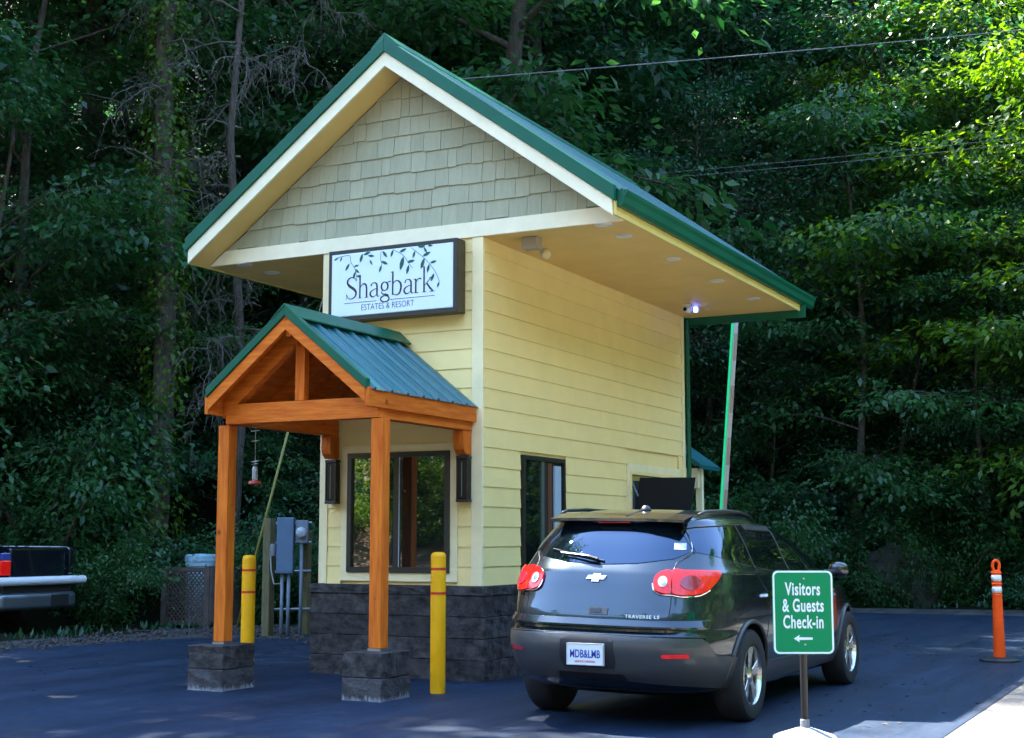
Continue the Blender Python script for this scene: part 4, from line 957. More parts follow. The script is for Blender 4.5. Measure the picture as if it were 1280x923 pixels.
# bumper, plate, badges, wiper, spoiler
bt = [(-1.62,.565),(-1.30,.575),(-1.08,.60),(-.98,.70),(-.92,.728),(0,.738),(.92,.728),(.98,.70),(1.08,.60),(1.30,.575),(1.62,.565)]
bl = [(1.62,.335),(1.20,.325),(.75,.37),(.32,.40),(.28,.455),(-.28,.455),(-.32,.40),(-.75,.37),(-1.20,.325),(-1.62,.335)]
arx = [(s_, z_) for s_, z_ in bt+bl]
patch('rear_bumper', [(max(-1.40,min(1.40,a)), b) for a, b in arx], rear_map, CLAD, car, .014, cell=.07, skirt=.016)
line_on('bumper_seam', [(-1.4,.58),(-1.08,.607),(-.98,.708),(-.92,.736),(-.5,.742),(0,.745),(.5,.742),(.92,.736),(.98,.708),(1.08,.607),(1.4,.58)], rear_map, SATIN, car, .008, .008)
patch('lower_valance', [(-1.1,.30),(-1.1,.36),(-.75,.40),(-.30,.47),(.30,.47),(.75,.40),(1.1,.36),(1.1,.30)], rear_map, SATIN, car, .004, cell=.1)
patch('plate_recess', [(-.215,.495),(.215,.495),(.235,.56),(.22,.70),(.19,.722),(-.19,.722),(-.22,.70),(-.235,.56)], rear_map, SATIN, car, .018, cell=.1)
pl_ = thing_none = None
py0 = -2.962
plate = MB().box(CX0-.152,CX0+.152,py0-.003,py0,.515,.672).build('licence_plate', mat('plate_white', (.74,.75,.74), .4), car, bevel=.001, seg=1)
frame_y(MB(), CX0-.157, CX0+.157, .510, .677, .006, py0-.006, py0+.02).build('plate_frame', mat('silver_frame', (.5,.5,.48), .4), plate)
pt = text_mb('MDB&LMB', .085, .66, .0016, depth=.0008, space=1.02); pt.v = [(a,b+.002,c) for a,b,c in pt.v]
place(pt, (CX0,py0-.0042,.592), (1,0,0), (0,0,1), (0,-1,0)).build('lettering', mat('plate_blue', (.02,.05,.32), .5), plate)
pt = text_mb('NORTH CAROLINA', .022, .9, .0003, depth=.0008); place(pt, (CX0,py0-.0042,.538), (1,0,0), (0,0,1), (0,-1,0)).build('lettering', mat('plate_red', (.55,.06,.05), .5), plate)
# bow-tie emblem
yb = lambda x, z, off: Vector(rear_map(x, z, off))
bow = [(-.105,-.014),(-.085,.020),(-.032,.020),(-.028,.036),(.042,.036),(.038,.020),(.105,.020),(.085,-.014),(.034,-.014),(.028,-.034),(-.042,-.034),(-.036,-.014)]
patch('emblem', [(.84*a, 1.172+.88*b) for a, b in bow], rear_map, mat('emblem_silver', (.75,.78,.80), .25, metal=.5), car, .012, cell=.03, skirt=.010)
lg = MB(); NL = 41
for i in range(NL):
    q = -1.0+2.0*i/(NL-1); tp_ = max(0, min(1, (1.0-abs(q))/.10))
    for z_, o_ in ((.868,-.004),(.862,.006*tp_),(.812,.030*tp_),(.800,.028*tp_),(.792,-.004)): lg.v.append(rear_map(q, z_, o_))
for i in range(NL-1):
    for j in range(4): lg.f.append((i*5+j, (i+1)*5+j, (i+1)*5+j+1, i*5+j+1))
lo_ = lg.build('tailgate_ledge', PAINT, car, smooth=25)
patch('tailgate_handle', [(-.02,.895),(.135,.895),(.14,.945),(.02,.955),(-.03,.945)], rear_map, CLAD, car, .008, cell=.08)
patch('handle_recess', [(-.005,.908),(.085,.908),(.085,.938),(-.005,.938)], rear_map, BLACK, car, .011, cell=.08)
tb = text_mb('TRAVERSE LS', .036, 1.15, .0006, depth=.002, space=1.15)
tb.v = [tuple(Vector(rear_map(a+.42, .888+b, .004+c))) for a,b,c in tb.v]; tb.build('lettering', MATS['emblem_silver'], car)
wp = MB(); wp.tube([rear_map(-.02,1.300,.03), rear_map(-.12,1.315,.04), rear_map(-.42,1.345,.03)], [.014,.012,.006], 6); wp.build('wiper', BLACK, car)
MB().tube([rear_map(.03,1.298,.012), rear_map(-.35,1.352,.014), rear_map(-.55,1.382,.012)], .009, 5).build('wiper_blade', BLACK, car)
patch('window_decal', [(.65,1.405),(.765,1.405),(.765,1.455),(.65,1.455)], rear_map, mat('white_decal', (.75,.77,.78), .5, var=(70,.2,(.35,.37,.4)), stretch=(1,1,.4)), car, .0065, cell=.1)
# rear spoiler with brake light
sp_ = MB(); Ns = 17
for i in range(Ns):
    x = -.60+1.20*i/(Ns-1); k = 1-(abs(x)/.63)**4
    for (y, z) in ((-2.10,1.684+.014*k),(-2.325-.055*k,1.638+.014*k),(-2.327-.055*k,1.620+.008*k),(-2.27,1.610)): sp_.v.append(carpos(x,y,z))
for i in range(Ns-1):
    for j in range(4): sp_.f.append((i*4+j, i*4+(j+1)%4, (i+1)*4+(j+1)%4, (i+1)*4+j))
sp_.f += [(3,2,1,0), tuple((Ns-1)*4+j for j in range(4))]
o = sp_.build('spoiler', PAINT, car, smooth=40)
bmx = bmesh.new(); bmx.from_mesh(o.data); bmesh.ops.recalc_face_normals(bmx, faces=bmx.faces); bmx.to_mesh(o.data); bmx.free()
MB().box(CX0-.14,CX0+.14,-2.372,-2.352,1.612,1.622).build('high_brake_light', LENSD, car)
fin = MB(); fin.lathe([(.05,0),(.046,.02),(.03,.045),(.01,.055)], (CX0+.08,-1.86,1.712), 12); fin.build('antenna_base', BLACK, car, smooth=True)
MB().tube([(CX0+.07,-1.90,1.728),(CX0+.07,-2.26,1.672)], .006, 5).build('antenna_wire', BLACK, car)
# wheels
def wheel(x, y, s):
    t = bpy.data.objects.new('wheel', None); COL.objects.link(t); t.parent = car; t.location = (x-car.location.x, y-car.location.y, 0)
    t.empty_display_size = .1
    tyre = MB().lathe([(.238,-.115),(.30,-.125),(.345,-.118),(.366,-.095),(.374,-.04),(.374,.04),(.366,.095),(.345,.118),(.30,.125),(.252,.115),(.240,.10),(.238,.05)], (0,0,0), 40, 'x')
    tyre.v = [(x+s*a, y+b, WR+c) for a,b,c in tyre.v]; tyre.build('tyre', RUB, t, smooth=35)
    rim = MB().lathe([(.236,-.10),(.236,.085),(.246,.112),(.236,.114),(.226,.09),(.222,-.02),(.10,-.03),(.02,-.03)], (0,0,0), 36, 'x')
    rim.v = [(x+s*a, y+b, WR+c) for a,b,c in rim.v]; rim.build('rim', ALLOY, t, smooth=35)
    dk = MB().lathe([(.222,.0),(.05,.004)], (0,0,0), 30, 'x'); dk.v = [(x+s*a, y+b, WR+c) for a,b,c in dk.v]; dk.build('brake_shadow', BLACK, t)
    for k in range(5):
        a0 = 2*math.pi*k/5 + .25
        for da in (-.17,.17):
            sp1 = MB(); ca, sa = math.cos(a0+da), math.sin(a0+da); c2, s2 = math.cos(a0+da*.55), math.sin(a0+da*.55)
            p = [Vector((.088, .05*c2, .05*s2)), Vector((.092, .14*math.cos(a0+da*.85), .14*math.sin(a0+da*.85))), Vector((.098, .232*ca, .232*sa))]
            tn = Vector((0,-math.sin(a0),math.cos(a0)))
            vs_ = []
            for q, wd in zip(p, (.020,.022,.030)):
                vs_ += [q+tn*wd, q-tn*wd, q-tn*wd-Vector((.035,0,0)), q+tn*wd-Vector((.035,0,0))]
            sp1.add(vs_, [(0,1,5,4),(1,2,6,5),(2,3,7,6),(3,0,4,7),(4,5,9,8),(5,6,10,9),(6,7,11,10),(7,4,8,11),(0,3,2,1),(8,9,10,11)])
            sp1.v = [(x+s*a, y+b, WR+c) for a,b,c in sp1.v]; sp1.build('spoke', ALLOY, t, bevel=.004, seg=1)
    hb = MB().lathe([(.075,.05),(.072,.088),(.05,.100),(.02,.103)], (0,0,0), 20, 'x'); hb.v = [(x+s*a, y+b, WR+c) for a,b,c in hb.v]; hb.build('hub', ALLOY, t, smooth=35)
for s in (1,-1):
    for yy in (YR, YFR): wheel(CX0+s*.85, yy, s)

# ================================================================ black pickup at the left edge
TX, TY0, TY1 = -9.55, 2.22, 3.84
tr = thing('pickup_truck', 'black pickup truck with red tail light and white bar, cut by left edge', 'truck', (TX-2.5,(TY0+TY1)/2,0))
MB().prism_y([(TX,.62),(TX,1.33),(TX-.06,1.37),(TX-2.1,1.38),(TX-2.1,.55),(TX-1.75,.55),(TX-1.62,.80),(TX-1.35,.93),(TX-1.05,.93),(TX-.80,.80),(TX-.68,.60)][::-1], TY0, TY0+.10).build('bed_side', TRUCKP, tr, bevel=.04, seg=3)
MB().prism_y([(TX,.62),(TX,1.33),(TX-.06,1.37),(TX-2.1,1.38),(TX-2.1,.55),(TX-1.75,.55),(TX-1.62,.80),(TX-1.35,.93),(TX-1.05,.93),(TX-.80,.80),(TX-.68,.60)][::-1], TY1-.10, TY1).build('bed_side', TRUCKP, tr, bevel=.02)
MB().box(TX-2.1,TX-.06,TY0+.1,TY1-.1,.62,.75).build('bed_floor', SATIN, tr)
MB().box(TX-2.14,TX-2.10,TY0,TY1,.62,1.38).build('bed_front', TRUCKP, tr)
MB().box(TX-.06,TX+.005,TY0+.30,TY1-.19,.66,1.345).build('tailgate', TRUCKP, tr, bevel=.03, seg=3)
tlm = MB().box(TX-.04,TX+.035,TY0+.10,TY0+.295,.93,1.16).build('tail_light', LENS, tr, bevel=.02)
MB().box(TX-.04,TX+.030,TY0+.10,TY0+.29,1.162,1.27).build('tail_light', mat('blue_reflection_lens', (.05,.08,.30), .1, coat=1), tr, bevel=.012)  # blue reflection on the lamp, painted as the colour of its upper piece
MB().box(TX-.20,TX-.03,TY1-.01,TY1+.02,.93,1.27).build('tail_light', LENSD, tr, bevel=.02)
MB().tube([(TX+.13,TY0-.05,.84),(TX+.13,TY1+.10,.84)], .066, 16).build('bumper_bar', mat('white_bar', (.70,.74,.76), .25), tr, smooth=40)
MB().box(TX-.02,TX+.08,TY0+.12,TY1-.12,.60,.80).build('bumper_back', SATIN, tr)
BUMP = mat('silver_bumper', (.20,.24,.28), .28, metal=.8)
bmp = MB().prism_z([(TX-.04,TY0+.0),(TX+.13,TY0+.04),(TX+.17,TY0+.5),(TX+.17,TY1-.5),(TX+.13,TY1-.04),(TX-.04,TY1)], .40, .66); bmp.build('bumper', BUMP, tr, bevel=.07, seg=4)
MB().box(TX+.165,TX+.18,TY0+1.0,TY0+1.36,.46,.62).build('plate_recess', SATIN, tr)
MB().prism_x([(TY0+.02,.55),(TY0+.02,1.1),(TY1-.02,1.1),(TY1-.02,.55)], TX-5.3, TX-2.16).build('cab_body', TRUCKP, tr, bevel=.06)
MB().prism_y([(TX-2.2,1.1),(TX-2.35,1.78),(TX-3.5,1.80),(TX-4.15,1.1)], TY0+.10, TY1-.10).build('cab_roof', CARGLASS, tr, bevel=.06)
for yy in (TY0+.14, TY1-.14):
    for xx in (TX-1.2, TX-4.55):
        MB().lathe([(.2,-.12),(.36,-.12),(.38,-.08),(.38,.08),(.36,.12),(.2,.12)], (xx,yy,.38), 28, 'y').build('wheel', RUB, tr, smooth=40)
# ================================================================ vegetation
BARK = mat('grey_bark', (.075,.062,.048), .95, var=(6,.45), bump=(16,.9), stretch=(3,3,.6), rand=.25)
PALEBARK = mat('pale_dead_bark', (.115,.110,.090), .95, var=(7,.4), bump=(20,.7), stretch=(3,3,.6))
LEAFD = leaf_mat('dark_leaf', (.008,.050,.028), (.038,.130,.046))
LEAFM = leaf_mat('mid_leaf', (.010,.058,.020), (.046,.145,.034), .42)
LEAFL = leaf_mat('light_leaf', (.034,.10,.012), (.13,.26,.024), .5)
NEEDLE = leaf_mat('hemlock_needle', (.012,.032,.022), (.040,.075,.045), .25, .5)

def leaves_mesh(name, P, A, Nn, L_, Wd, m, tint):
    """P base points, A long axes, Nn normals (unit), L_ lengths: one folded quad per leaf"""
    n = len(P); Bv = np.cross(Nn, A); Bv /= np.linalg.norm(Bv, axis=1)[:,None]+1e-9
    L_ = L_[:,None]; W_ = Wd[:,None]
    v = np.empty((n,4,3)); v[:,0] = P; v[:,1] = P + A*L_*.45 + Bv*W_*.5 + Nn*L_*.05; v[:,2] = P + A*L_ - Nn*L_*.06; v[:,3] = P + A*L_*.45 - Bv*W_*.5 + Nn*L_*.05
    me = bpy.data.meshes.new(name); me.vertices.add(n*4); me.vertices.foreach_set('co', v.reshape(-1).astype(np.float32))
    me.loops.add(n*4); me.loops.foreach_set('vertex_index', np.arange(n*4, dtype=np.int32))
    me.polygons.add(n); me.polygons.foreach_set('loop_start', np.arange(0,n*4,4,dtype=np.int32)); me.polygons.foreach_set('loop_total', np.full(n,4,dtype=np.int32))
    at = me.attributes.new('tint', 'FLOAT', 'FACE'); at.data.foreach_set('value', tint.astype(np.float32))
    me.update(calc_edges=True); me.materials.append(m); return me
def unit(a): return a/(np.linalg.norm(a, axis=-1, keepdims=True)+1e-9)
def sprays(rng, C, O, n, rad, size, droop=.35, aspect=.5, flat=.22, tl=.5):
    """leaf sprays: C centres, O outward directions; layered, drooping plates of leaves"""
    k = len(C); C = np.repeat(C, n, 0); O = np.repeat(O, n, 0); rd = np.repeat(rad, n)
    lv = np.repeat(rng.uniform(0,1,k), n)
    t = rng.uniform(0, 2*np.pi, k*n); r = np.sqrt(rng.uniform(0,1,k*n))
    side = unit(np.cross(O, np.array([[0,0,1.0]]))); fwd = unit(np.cross(np.array([[0,0,1.0]]), side))
    p = C + side*(r*np.cos(t)*rd)[:,None] + fwd*(r*np.sin(t)*rd*1.15)[:,None]
    p[:,2] += -droop*(r**2)*rd + rng.normal(0, flat, k*n)*rd
    A = unit(fwd*.6 + side*(np.cos(t)*.8)[:,None] + fwd*(np.sin(t)*.5)[:,None] + rng.normal(0,.45,(k*n,3)) + np.array([[0,0,-.45]]))
    N_ = unit(np.array([[0,0,1.0]])*1.0 + rng.normal(0,.42,(k*n,3)) + O*.25)
    N_ = unit(N_ - A*(N_*A).sum(1)[:,None])
    L_ = size*rng.uniform(.6,1.35,k*n); tint = np.clip(lv*.55 + rng.uniform(0,.45,k*n), 0, 1)
    return p, A, N_, L_, L_*aspect*rng.uniform(.8,1.15,k*n), tint
def limb(mb, p0, d, L_, r0, rng, seg=5, droop=.0, wob=.10, n=5):
    pts = [Vector(p0)]; d = Vector(d).normalized(); rad = [r0]
    for i in range(seg):
        d = (d + Vector(rng.normal(0,wob,3)) + Vector((0,0,-droop*(i/seg)))).normalized()
        pts.append(pts[-1] + d*L_/seg); rad.append(max(.006, r0*(1-(i+1)/seg*.88)))
    mb.tube(pts, rad, n, cap=False); return pts
def make_tree(name, H, z_lo, spread, n_limb, n_leaf, lsize, lm, seed, r_tr=None, shape='broad', rad=(.55,1.0), droop=.3, subs=3, lean=.03, aspect=.5, flat=.2):
    rng = np.random.default_rng(seed); mb = MB(); r_tr = r_tr or H*.013
    pts = [Vector((0,0,-.8))]; d = Vector((rng.normal(0,lean),rng.normal(0,lean),1)).normalized(); seg = 9; rr_ = [r_tr*1.25]
    for i in range(seg):
        d = (d+Vector((rng.normal(0,.05),rng.normal(0,.05),.05))).normalized(); pts.append(pts[-1]+d*(H*.93+.8)/seg); rr_.append(r_tr*(1-.9*(i+1)/seg)+.012)
    mb.tube(pts, rr_, 9, cap=False)
    C, O, Rd = [], [], []
    def at(z):
        f = np.clip((z+.8)/(H*.93+.8)*seg, 0, seg-1e-3); i = int(f); return pts[i].lerp(pts[i+1], f-i)
    for k in range(n_limb):
        f = (k+rng.uniform(0,1))/n_limb; z = H*(z_lo+(.95-z_lo)*f); az = k*2.4+rng.normal(0,.4)
        if shape == 'broad': L_ = spread*(.45+.75*math.sin(math.pi*(.15+.8*f)))*rng.uniform(.7,1.15); el = .25+.55*f
        elif shape == 'cone': L_ = spread*(1.08-f)*rng.uniform(.75,1.1); el = .12-.1*(1-f)
        else: L_ = spread*rng.uniform(.5,1.1); el = .5
        dv = Vector((math.cos(az)*math.cos(el), math.sin(az)*math.cos(el), math.sin(el)))
        lp = limb(mb, at(z), dv, L_, max(.018, r_tr*.36*(1-.6*f)), rng, 6, droop)
        for j in range(2, len(lp)):
            C.append(lp[j]); O.append((lp[j]-lp[j-1])); Rd.append(rng.uniform(*rad)*(.75+.25*j/6))
            if j < len(lp)-1 or True:
                for q in range(subs if j < 6 else 1):
                    sv_ = (lp[j]-lp[j-1]).normalized(); sd2 = sv_.cross(Vector((0,0,1))).normalized()*(1 if (q+j) % 2 else -1)
                    dv2 = (sv_*.6+sd2*rng.uniform(.6,1.2)+Vector((0,0,rng.uniform(-.25,.35)))).normalized()
                    l2 = limb(mb, lp[j], dv2, L_*rng.uniform(.18,.36), .012, rng, 3, droop*.6, n=3)
                    C += [l2[-1], l2[2]]; O += [l2[-1]-l2[-2]]*2; Rd += [rng.uniform(*rad), rng.uniform(*rad)*.7]
    C = np.array([tuple(c) for c in C]); O = unit(np.array([tuple(o) for o in O]) * np.array([[1,1,.2]])+1e-4)
    per = max(4, int(n_leaf/len(C)))
    P, A, N_, L_, W_, T = sprays(rng, C, O, per, np.array(Rd), lsize, aspect=aspect, flat=flat)
    cm = leaves_mesh('crown', P, A, N_, L_, W_, lm, T)
    tm = mb.mesh('trunk', smooth=True); tm.materials.append(BARK)
    return tm, cm
def make_shrub(H, spread, n_leaf, lsize, lm, seed, aspect=.45):
    rng = np.random.default_rng(seed); mb = MB(); C, O, Rd = [], [], []
    for k in range(11):
        az = k*2.4+rng.normal(0,.5); el = rng.uniform(.55,1.35); L_ = H*rng.uniform(.6,1.05)
        dv = Vector((math.cos(az)*math.cos(el)*spread/H, math.sin(az)*math.cos(el)*spread/H, math.sin(el)))
        lp = limb(mb, (rng.normal(0,.15),rng.normal(0,.15),-.15), dv, L_, .02+.008*H, rng, 6, .25, n=4)
        for j in range(1, 7):
            C.append(lp[j]); O.append(lp[j]-lp[j-1]); Rd.append(rng.uniform(.25,.5)*(.5+H*.22))
            sd2 = Vector((math.cos(az+1.5*(-1)**j), math.sin(az+1.5*(-1)**j), .1))
            C.append(lp[j]+sd2*rng.uniform(.2,.5)*H*.3); O.append(sd2); Rd.append(rng.uniform(.25,.5)*(.5+H*.22))
    C = np.array([tuple(c) for c in C]); C[:,2] = np.maximum(C[:,2], .12); O = unit(np.array([tuple(o) for o in O])*np.array([[1,1,.2]])+1e-4)
    P, A, N_, L_, W_, T = sprays(rng, C, O, max(4,int(n_leaf/len(C))), np.array(Rd), lsize, aspect=aspect, flat=.35)
    cm = leaves_mesh('foliage', P, A, N_, L_, W_, lm, T); tm = mb.mesh('stem', smooth=True); tm.materials.append(BARK); return tm, cm

LIB = {
 'canopy': [make_tree('c', 24, .36, 4.2, 26, 9500, .33, LEAFD, 1, .30), make_tree('c', 26, .30, 4.6, 26, 9500, .33, LEAFM, 2, .27), make_tree('c', 22, .34, 4.0, 24, 9000, .32, LEAFD, 3, .24)],
 'mid':    [make_tree('m', 11, .10, 3.3, 26, 18000, .125, LEAFD, 11, .11), make_tree('m', 12, .12, 3.7, 19, 17000, .18, LEAFM, 12, .12, rad=(.6,1.15), subs=2, flat=.09), make_tree('m', 9.5, .08, 3.0, 26, 17000, .11, LEAFD, 13, .09, flat=.15), make_tree('m', 10.5, .14, 3.7, 20, 17000, .17, LEAFL, 14, .10, rad=(.6,1.1), subs=2, flat=.10)],
 'hemlock':[make_tree('h', 17, .10, 3.4, 44, 22000, .20, NEEDLE, 21, .16, 'cone', (.35,.7), .55, 2, aspect=.28), make_tree('h', 14, .06, 3.0, 40, 20000, .19, NEEDLE, 22, .13, 'cone', (.35,.7), .6, 2, aspect=.28)],
 'shrub':  [make_shrub(2.6,2.0,8500,.105,LEAFD,31), make_shrub(3.4,2.2,10000,.115,LEAFM,32), make_shrub(1.6,1.5,5500,.10,LEAFD,33), make_shrub(2.2,1.9,6500,.14,LEAFM,34,.28)],
}
def plant(kind, i, x, y, sc=1.0, rz=0, name=None, label='', cat='tree', group=None, z=None, lmat=None, tilt=0):
    tm, cm = LIB[kind][i]
    nm_ = name or {'canopy':'forest_tree','mid':'understory_tree','hemlock':'hemlock_tree','shrub':'shrub'}[kind]
    r = thing(nm_, label, cat, (x, y, hz(x,y)-.05 if z is None else z), group)
    r.rotation_euler = (tilt, 0, rz); r.scale = (sc, sc, sc*1.0)
    a = link('trunk' if kind != 'shrub' else 'stem', tm, r); c = link('crown' if kind != 'shrub' else 'foliage', cm, r)
    if lmat:
        c.material_slots[0].link = 'OBJECT'; c.material_slots[0].material = lmat
    return r
# ---- the wood: scattered by distance from the lot's edge, only where the camera, the glass or the sun's path can meet it
EDGEV = [(-8.6,-3),(-8.6,4.6),(-7.6,6.6),(-5.2,8.4),(-4.2,12),(-3.0,17.2),(8,19.6),(14,20.7)]
vr = np.random.default_rng(77)
GS, GM, GC, GH = 'shrubs along the edge of the wood', 'leafy understory trees of the wood', 'tall canopy trees of the wood', 'hemlocks in the wood'
LS, LM_, LC, LH = 'dark leafy shrub at the foot of the shaded wood', 'leafy understory tree in the dark wood around the booth', 'tall canopy tree standing deep in the dark wood', 'drooping hemlock with fine dark needles in the wood'
def clear_of(x, y): return not (-7.4 < x < -5.2 and 3.8 < y < 6.0) and not (-9.9 < x < -7.9 and 4.2 < y < 6.6) and not (-16 < x < -8 and 0 < y < 4.6) and not (x > -11.5 and y < 4.2 and x < -7)
CAMP, FWD, RGT = np.array((7.064,-12.975)), np.array((-.459,.8885)), np.array((.8885,.459))
def in_view(x, y, m):
    d = (np.array((x,y))-CAMP); f, r = d@FWD, d@RGT
    return f > 5 and abs(r) < f*.372 + m
def where(x, y):
    d = (np.array((x,y))-CAMP); q = 640+1738*(d@RGT)/max(d@FWD, 1)
    if q < -40 or q > 1320: return 'just outside the picture'
    return ('at the left edge, above the pickup truck' if q < 180 else 'left of the booth, around the porch' if q < 420 else 'behind the booth and its roof' if q < 860
            else 'right of the roof eave, behind the car' if q < 1080 else 'at the right edge, above the orange post')
def edge_view(x, y):
    d = (np.array((x,y))-CAMP); f, r = d@FWD, d@RGT
    return f < 29 and -.41 < r/f < -.32
def gap_view(x, y):                                 # the gloomy opening round the ivy trunk and the dead tree
    d = (np.array((x,y))-CAMP); f, r = d@FWD, d@RGT
    return f < 31.5 and -.305 < r/f < -.105
def scatter(d0, d1, gap, n, margin, extra=None):
    out = []; X = vr.uniform(-40,30,n); Y = vr.uniform(-8,62,n); Dd = lot_dist(X,Y)
    for x, y, dd in zip(X, Y, Dd):
        if not (d0 <= dd <= d1) or y < -6: continue
        if not (in_view(x,y,margin) or (extra and extra(x,y))): continue
        if any((x-a)**2+(y-b)**2 < gap*gap for a,b in out): continue
        out.append((x,y))
    return out
for x, y in scatter(.5, 1.7, 1.15, 6000, 1.0):
    if clear_of(x, y): plant('shrub', int(vr.integers(4)), x, y, vr.uniform(.55,1.0), vr.uniform(0,6.3), label='dark leafy shrub '+where(x,y), cat='shrub', group=GS)
for x, y in scatter(1.9, 5.5, 1.75, 9000, 1.0):
    if clear_of(x, y): plant('shrub', int(vr.integers(2)), x, y, vr.uniform(.95,1.5), vr.uniform(0,6.3), label='dark leafy shrub '+where(x,y), cat='shrub', group=GS)
for d0, d1, gap, s0, s1 in ((2.6,4.2,2.5,.70,.95),(5.2,7.6,2.7,.95,1.3),(9,12.5,3.2,1.15,1.5),(13.5,19,4.4,1.35,1.7),(21,29,6.0,1.6,2.0)):
    for x, y in scatter(d0, d1, gap, 5000, 2.0):
        if clear_of(x, y) and not (gap_view(x, y) and 4 < d0 < 13): plant('mid', int(vr.integers(3)), x, y, .52*vr.uniform(.9,1.1) if gap_view(x, y) else vr.uniform(s0,s1), vr.uniform(0,6.3), label='leafy understory tree '+where(x,y), group=GM, tilt=vr.uniform(-.05,.05))
def shade(x, y):                                    # trees whose shadow reaches the lot
    return any(abs((x-cx_)*SUN_AZ[1]-(y-cy_)*SUN_AZ[0]) < 4.0 and 6 < (x-cx_)*SUN_AZ[0]+(y-cy_)*SUN_AZ[1] < 26 for cx_, cy_ in ((3,-5),(3,0),(3,5),(3,10)))
for d0, d1, gap in ((3.5,8,4.2),(9.5,14,4.4),(15.5,21,5.2)):
    for x, y in scatter(d0, d1, gap, 4000, 2.5, shade):
        if (-8.5 < x < 12 and 17 < y < 26) or gap_view(x, y) or edge_view(x, y): continue
        plant('canopy', int(vr.integers(3)), x, y, vr.uniform(.9,1.25), vr.uniform(0,6.3), label='tall canopy tree '+where(x,y), group=GC, tilt=vr.uniform(-.03,.03))
for x, y, s in ((-15.6,5.8,.95),(-18,10.5,1.1),(-12.4,14.5,1.0)):
    plant('hemlock', int(vr.integers(2)), x, y, s, vr.uniform(0,6.3), label='drooping fine-needled hemlock '+where(x,y), group=GH)
# ---- trees that stand out
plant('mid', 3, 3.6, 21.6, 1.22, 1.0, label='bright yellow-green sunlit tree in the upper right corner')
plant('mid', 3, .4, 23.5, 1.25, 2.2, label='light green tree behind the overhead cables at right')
plant('mid', 1, -1.0, 20.0, 1.0, .4, label='broad green tree with layered boughs right of the roof eave')
plant('mid', 1, 2.2, 20.6, .72, 3.4, label='broad layered tree above the orange delineator post')
GR, LR = 'sunlit trees beyond the right edge of the frame', 'leafy sunlit tree beyond the right edge of the picture'
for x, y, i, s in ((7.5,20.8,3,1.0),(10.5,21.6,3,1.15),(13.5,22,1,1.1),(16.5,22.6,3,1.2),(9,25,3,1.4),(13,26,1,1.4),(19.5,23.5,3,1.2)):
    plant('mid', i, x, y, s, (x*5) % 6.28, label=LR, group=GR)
# ---- ivy-clad trunk with bare dead boughs, upper left
iv = thing('ivy_trunk', 'tall old trunk hung with ivy and pale vines left of the roof', 'tree', (-10.8,7.1,hz(-10.8,7.1)-.1))
rng = np.random.default_rng(5); tm_ = MB(); z0 = iv.location.z
tp = [(-10.8+.05*i*math.sin(i), 7.1+.03*i, z0-.5+2.2*i) for i in range(10)]
tm_.tube(tp, [.23-.012*i for i in range(10)], 12); tm_.build('trunk', BARK, iv, smooth=True)
n = 5200; zz = rng.uniform(.5,16,n); az = rng.uniform(0,6.28,n); base_r = .25 + .14*(np.sin(zz*1.7)+np.sin(zz*4.1+az*2))*.5 + rng.exponential(.10,n)
idx = (zz/2.2).astype(int).clip(0,8); fr_ = zz/2.2-idx; tpa = np.array(tp)
cx_ = tpa[idx,0]*(1-fr_)+tpa[idx+1,0]*fr_; cy_ = tpa[idx,1]*(1-fr_)+tpa[idx+1,1]*fr_
P = np.stack([cx_+base_r*np.cos(az), cy_+base_r*np.sin(az), z0+zz], 1); O = np.stack([np.cos(az),np.sin(az),np.zeros(n)],1)
A = unit(np.array([[0,0,-.8]])+O*.5+rng.normal(0,.4,(n,3))); N_ = unit(O+np.array([[0,0,.5]])+rng.normal(0,.35,(n,3))); N_ = unit(N_-A*(N_*A).sum(1)[:,None])
L_ = rng.uniform(.07,.15,n); me = leaves_mesh('ivy', P-np.array(iv.location), A, N_, L_, L_*.7, LEAFL, rng.uniform(0,1,n)); link('ivy', me, iv)
def dead(mb, p, d, L_, r, depth, rng, droop):
    lp = limb(mb, p, d, L_, r, rng, 5, droop, .22, 4 if depth else 3)
    if depth == 0: return
    for j in range(1, 6):
        for q in range(2):
            dv = (lp[j]-lp[j-1]).normalized(); nd = (dv*.5+Vector(rng.normal(0,.8,3))+Vector((0,0,-.25))).normalized()
            dead(mb, lp[j], nd, L_*rng.uniform(.3,.55), r*.5, depth-1, rng, droop)
for side, cnt, label in ((0,7,None),):
    vb_ = MB(); 
    for k in range(9):
        zz = z0+rng.uniform(5,14); a = rng.uniform(-2.2,.6); dead(vb_, (-10.8,7.1,zz), (math.cos(a),math.sin(a),-.1), rng.uniform(1.0,1.9), .022, 1, rng, .5)
    vb_.build('vine', PALEBARK, iv, smooth=True)
dt = thing('dead_tree', 'bare dead tree with pale tangled drooping twigs left of the gable', 'tree', (-9.9,8.2,hz(-9.9,8.2)-.1))
db = MB(); z0 = dt.location.z
db.tube([(-9.9,8.2,z0-.5),(-9.72,8.25,z0+4),(-10.05,8.1,z0+9),(-9.8,8.3,z0+15)], [.11,.095,.075,.04], 10); db.build('trunk', BARK, dt, smooth=True)
tw = MB()
for k in range(16):
    zz = z0+4.0+k*.58; a = -1.1+rng.normal(0,1.25); dead(tw, (-9.88,8.22,zz), (math.cos(a),math.sin(a),.25), rng.uniform(1.3,2.5), .026, 2, rng, .62)
o = tw.build('twigs', PALEBARK, dt, smooth=True)
